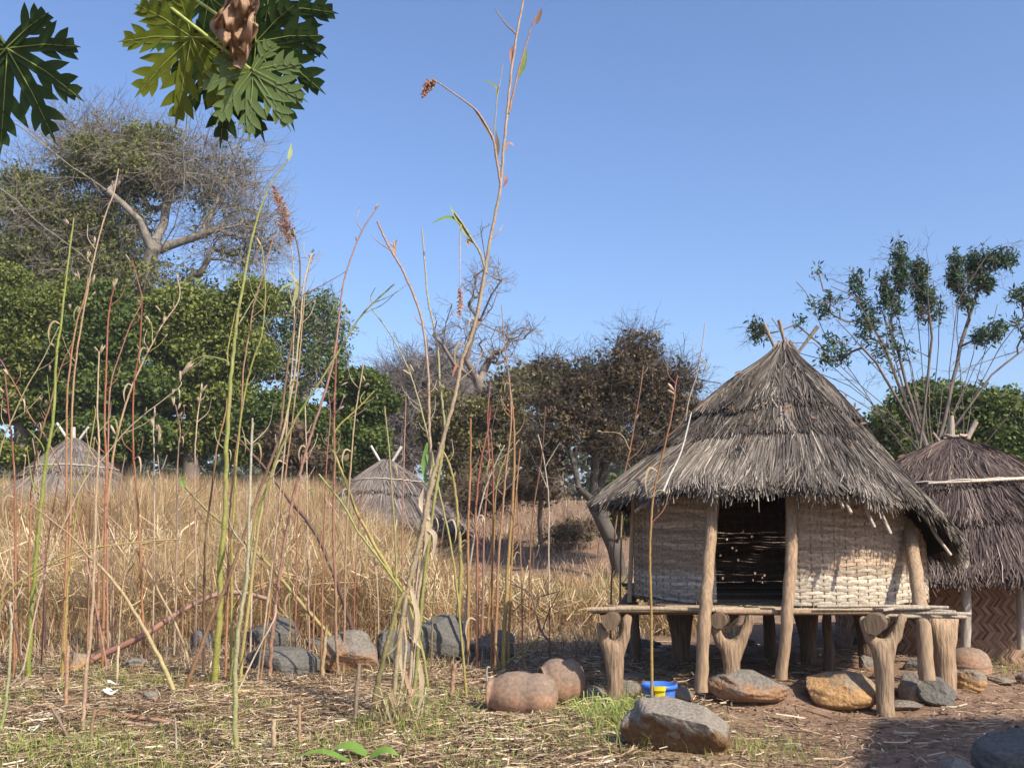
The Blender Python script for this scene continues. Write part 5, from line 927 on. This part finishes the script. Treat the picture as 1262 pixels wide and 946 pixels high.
lying('thick red brown stalk lying at the lower left', [(118, 881), (160, 886), (212, 893)], 6, (.34, .16, .09)); lying('grey brown stalk lying from the left edge at the lower left', [(2, 873), (60, 880), (118, 881)], 5, (.32, .22, .15)); lying('second pinkish stalk under the thick red brown stalk', [(150, 893), (185, 897), (210, 894)], 5, (.42, .27, .2))
lying('pinkish stalk lying behind the foot of the peeling white stem', [(205, 850), (245, 848), (305, 838)], 6, (.46, .30, .21)); lying('short tan stalk lying right of the peeling white stem', [(294, 855), (335, 853), (374, 855)], 5, (.52, .36, .22)); lying('orange stalk lying before the flat slate slab', [(395, 838), (470, 846), (560, 856)], 4.5, (.52, .32, .2)); lying('thin brown stalk lying below the short tan stalk', [(255, 899), (300, 903), (340, 907)], 4, (.34, .2, .12))
lying('long bleached stalk lying in front of the big boulder', [(645, 928), (700, 926), (745, 922), (783, 913)], 4, (.60, .50, .36)); lying('bleached broken stalk at the bottom left of centre', [(256, 914), (290, 912), (330, 918)], 4, (.55, .45, .32)); lying('orange straw lying in front of the large clay jar', [(575, 887), (605, 886), (628, 884)], 3, (.56, .36, .18)); lying('pale straw lying among the weeds by the bucket', [(700, 905), (730, 890), (756, 876)], 3, (.5, .42, .28)); lying('bleached stalk lying left of the dark stake', [(342, 913), (372, 905), (410, 893)], 4, (.6, .52, .42)); lying('brown twig lying on the bare earth in front of the ochre boulder', [(940, 888), (965, 891), (985, 898)], 3, (.16, .11, .08)); lying('short brown stick lying in the dark shadow at the right', [(1100, 907), (1133, 907)], 5, (.3, .22, .16))
lying('arching red brown fallen branch low across the left', [(85, 829, 0), (115, 824, .08), (176, 818, .27), (217, 812, .46), (259, 808, .62), (294, 806, .65), (327, 806, .58)], 9, (.24, .11, .08), name='fallen_branch', cat='branch')
# yellow weed runner over the boulder
stem('yellow green runner arching in front of the big boulder', [(745, 888), (758, 896), (775, 893), (805, 904), (825, 922), (850, 940)], 4, 2, (.44, .46, .1), (.4, .42, .1), Y=7.1, dy=-.2, nodes=False, cat='runner', name='weed_runner', group=None)
# dead branch between the stems and the hut
stem('dark crooked dead branch standing in the grass left of the hut', [(700, 822), (687, 799), (668, 779), (660, 752), (652, 730), (630, 719)], 5, 2, (.24, .17, .15), (.14, .09, .08), Y=9.6, dy=0, nodes=False, cat='branch', name='dead_branch', group=None, side=[([(656, 737), (672, 733), (690, 728)], 2.4, (.14, .09, .08)), ([(668, 779), (676, 755), (688, 730)], 2, (.14, .09, .08)), ([(660, 752), (664, 735)], 1.8, (.14, .09, .08)), ([(640, 723), (625, 712)], 1.8, (.14, .09, .08))])
stem('thin dark upright twig right of the crooked dead branch', [(678, 815), (677, 780), (677, 740)], 2.5, 1.5, (.14, .09, .07), Y=9.7, dy=0, cat='twig', name='twig', group=None)
# long weed leaves over the boulder's left
mb = MB(); g = G(752, 888)
for k in range(85):
    a = random.uniform(0, 2*PI); L = random.uniform(.12, .32); b = Vector((g.x+random.gauss(0, .14), g.y+random.gauss(0, .08), 0)); b.z = float(gh(b.x, b.y)); d = Vector((math.cos(a), math.sin(a)*.6, 0)); c_ = random.choice([(.3, .4, .08), (.42, .48, .14), (.26, .34, .08), (.5, .46, .26)])
    mb.blade([b, b+d*L*.35+Vector((0, 0, L*.6)), b+d*L+Vector((0, 0, L*random.uniform(.2, .6)))], .009, Vector((random.uniform(-1, 1), -1, .3)), c_, fold=.1)
tag(mb.build('grass_tuft', M_LEAFC), 'bright green grass tuft left of the big boulder', 'grass tuft')
# broad green leaf seedling at the bottom
g = G(440, 944); sl = thing('broadleaf_seedling', g, 'bright green broad leaved seedling at the bottom edge', 'seedling')
for (tx, ty, w) in [((452, 940), (408, 938), .07), ((455, 944), (492, 946), .06), ((430, 948), (365, 946), .04)]:
    a = G(*tx); b = G(*ty); a.z += .05; b.z += .07; mb = MB(); mb.blade(spline([a, a.lerp(b, .5)+Vector((0, 0, .04)), b], 5), w, Vector((0, -.6, 1)), (.15, .27, .045), (.20, .32, .07), .12); mb.build('leaf', M_LEAFC, sl)

# ------------------------------------------------------------------ papaya tree leaning in from beyond the top left
pc = Vector((-2.75, 3.3, 4.1)); pt = thing('papaya_tree', (-2.95, 3.2, 0), 'papaya tree at the top left, only its dark lobed leaves in view', 'tree')
mb = MB(); mb.tube(spline([(-2.95, 3.2, -.1), (-2.9, 3.22, 2), (-2.75, 3.3, 4.1)], 6), [.12]*7+[.10]*6, 12, (.3, .26, .2)); mb.build('trunk', M_BARK, pt)
M_PAP = mat_col('papaya_leaf', .42, 9, .2, .2, .004, trans=.28)
def pblade(mb, a, d, side, nrm, L, W, c, n=9, droop=.0, skew=0):
    pts = []; 
    for i in range(n+1):
        u = i/n; pts.append(a+d*L*u+side*(skew*L*u*u)-Vector((0, 0, 1))*droop*L*u*u)
    wid = [W*max(.02, (math.sin(PI*min(1, .16+u*.84))**.75)*(1 if u < .8 else (1-u)/.2*.9+.1)) for u in [i/n for i in range(n+1)]]
    mb.blade(pts, wid, nrm, c, tuple(x*1.1 for x in c), .08)
def papaya_leaf(cpx, R, ang, Y, tiltx, tilty, c, lab=None, pet=True, nl=8, roll=0, world=None):
    ctr = Vector(world) if world is not None else P(cpx[0], cpx[1], Y); s = Y/FPX; R = R*s; mb = MB(); vb = MB()
    view = Vector((tiltx, -1, tilty)).normalized(); ex = Vector((0, 0, 1)).cross(view).normalized()*-1; ex = view.cross(Vector((0, 0, 1))).normalized()*-1; ez = view.cross(ex).normalized()
    if ez.z > 0: ez = -ez          # ez: down in the leaf plane
    if ex.x < 0: ex = -ex
    a0 = math.radians(ang)
    def dr(a): return ez*math.cos(a)+ex*math.sin(a)
    for k in range(nl):
        a = a0+math.radians((k-(nl-1)/2)*(265/(nl-1)))+random.uniform(-.06, .06); f_ = 1-.30*abs((k-(nl-1)/2)/((nl-1)/2))**1.5; L = R*f_*random.uniform(.94, 1.05); d = dr(a); sd = dr(a+PI/2); off = view*(.004*((k % 3)-1)+.002*k)
        pblade(mb, ctr+off, d, sd, view, L, L*.19, c, droop=.20)
        vb.tube([ctr+off+view*.004, ctr+off+d*L*.5+view*.001-Vector((0, 0, 1))*.05*L, ctr+off+d*L*.93-Vector((0, 0, 1))*.20*L*.86+view*.001], [R*.009, R*.005, R*.002], 5, (.20, .26, .07))
        for u, q, ln in ((.44, 1, .42), (.40, -1, .40), (.66, 1, .32), (.62, -1, .35), (.82, 1, .18), (.80, -1, .2)):
            b = ctr+off+d*L*u-Vector((0, 0, 1))*.20*L*u*u+view*(.003*q); dd = dr(a+q*.72); pblade(mb, b-dd*L*.04, dd, sd, view, L*ln*random.uniform(.9, 1.15), L*.135, c, 6, .06, -q*.0)
    # webbed middle
    n = 26; V = [ctr+view*.001]
    for i in range(n+1):
        a = a0+math.radians(-150+300*i/n); V.append(ctr+dr(a)*R*.2*(1+.06*math.sin(i*2.1))+view*-.002)
    mb.add(V, (), [(0, i, i+1) for i in range(1, n+1)], c)
    root = mb.build('leaf', M_PAP, pt); 
    vb.build('leaf_veins', M_STALK, root)
    if lab: root['label'] = lab
    mb2 = MB(); mid = ctr.lerp(pc, .5)+Vector((0, 0, .14)); mb2.tube(spline([ctr, mid, pc], 8), [.006]*8+[.009]*9, 7, (.36, .42, .12), (.3, .34, .12)); mb2.build('petiole', M_STALK, pt)
DG_SHADE = (.026, .055, .015); MG = (.05, .095, .018); OG_LIT = (.11, .14, .015); LG_LIT = (.09, .135, .04)  # shade and sunlight put into the greens: dark shaded leaves, paler lit ones
papaya_leaf((10, 60), 118, 8, 3.5, .1, -.35, DG_SHADE)
papaya_leaf((236, 46), 100, -28, 3.4, .35, -.5, OG_LIT, 'olive lit papaya leaf')
papaya_leaf((285, 66), 108, 4, 3.55, -.1, -.35, DG_SHADE)
papaya_leaf((312, 88), 84, 18, 3.35, .2, -.1, LG_LIT, 'pale green sunlit papaya leaf')
papaya_leaf((316, 52), 104, 48, 3.45, .1, -.5, DG_SHADE)
papaya_leaf((330, 12), 96, 78, 3.7, .1, -.5, DG_SHADE)
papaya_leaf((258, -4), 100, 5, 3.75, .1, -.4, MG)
for k, (cx, cz, yy) in enumerate([(-1.15, 4.05, 2.95), (-.75, 4.1, 3.05), (-2.0, 4.0, 2.9), (-1.5, 4.2, 3.3)]): papaya_leaf(None, 150, 0, 3.2, .25, 1.6, MG, world=(cx, yy, cz))  # unseen crown leaves above the frame, added to shade the ones in view
# dry crumpled leaf
V = []; q = []; nn = 22
for i in range(nn+1):
    for j in range(nn+1):
        u, v = i/nn, j/nn; wv = .55+.45*math.sin(PI*min(1, v*1.1)); px_ = 290+(u-.5)*56*wv-8*(v-.5)+4*math.sin(v*9)+(6 if v > .6 and u > .5 else 0); py_ = -8+v*(88 if .35 < u < .85 else 66)+6*math.sin(u*11+1)
        p = P(px_, py_, 3.3+.05*math.sin(u*9+v*4)+.035*math.sin(v*14-u*5)+.022*math.sin(u*23+v*17)+.012*math.sin(u*31-v*37)); V.append(p)
for i in range(nn):
    for j in range(nn): a = i*(nn+1)+j; q.append((a, a+1, a+nn+2, a+nn+1))
o = mesh_np('dry_leaf', V, q, None, M_LEAFC, pt, col=np.tile(np.array([.40, .26, .17]), (len(V), 1)), smooth=True); o['label'] = 'crumpled brown dried papaya leaf'
print('objects', len(bpy.data.objects))
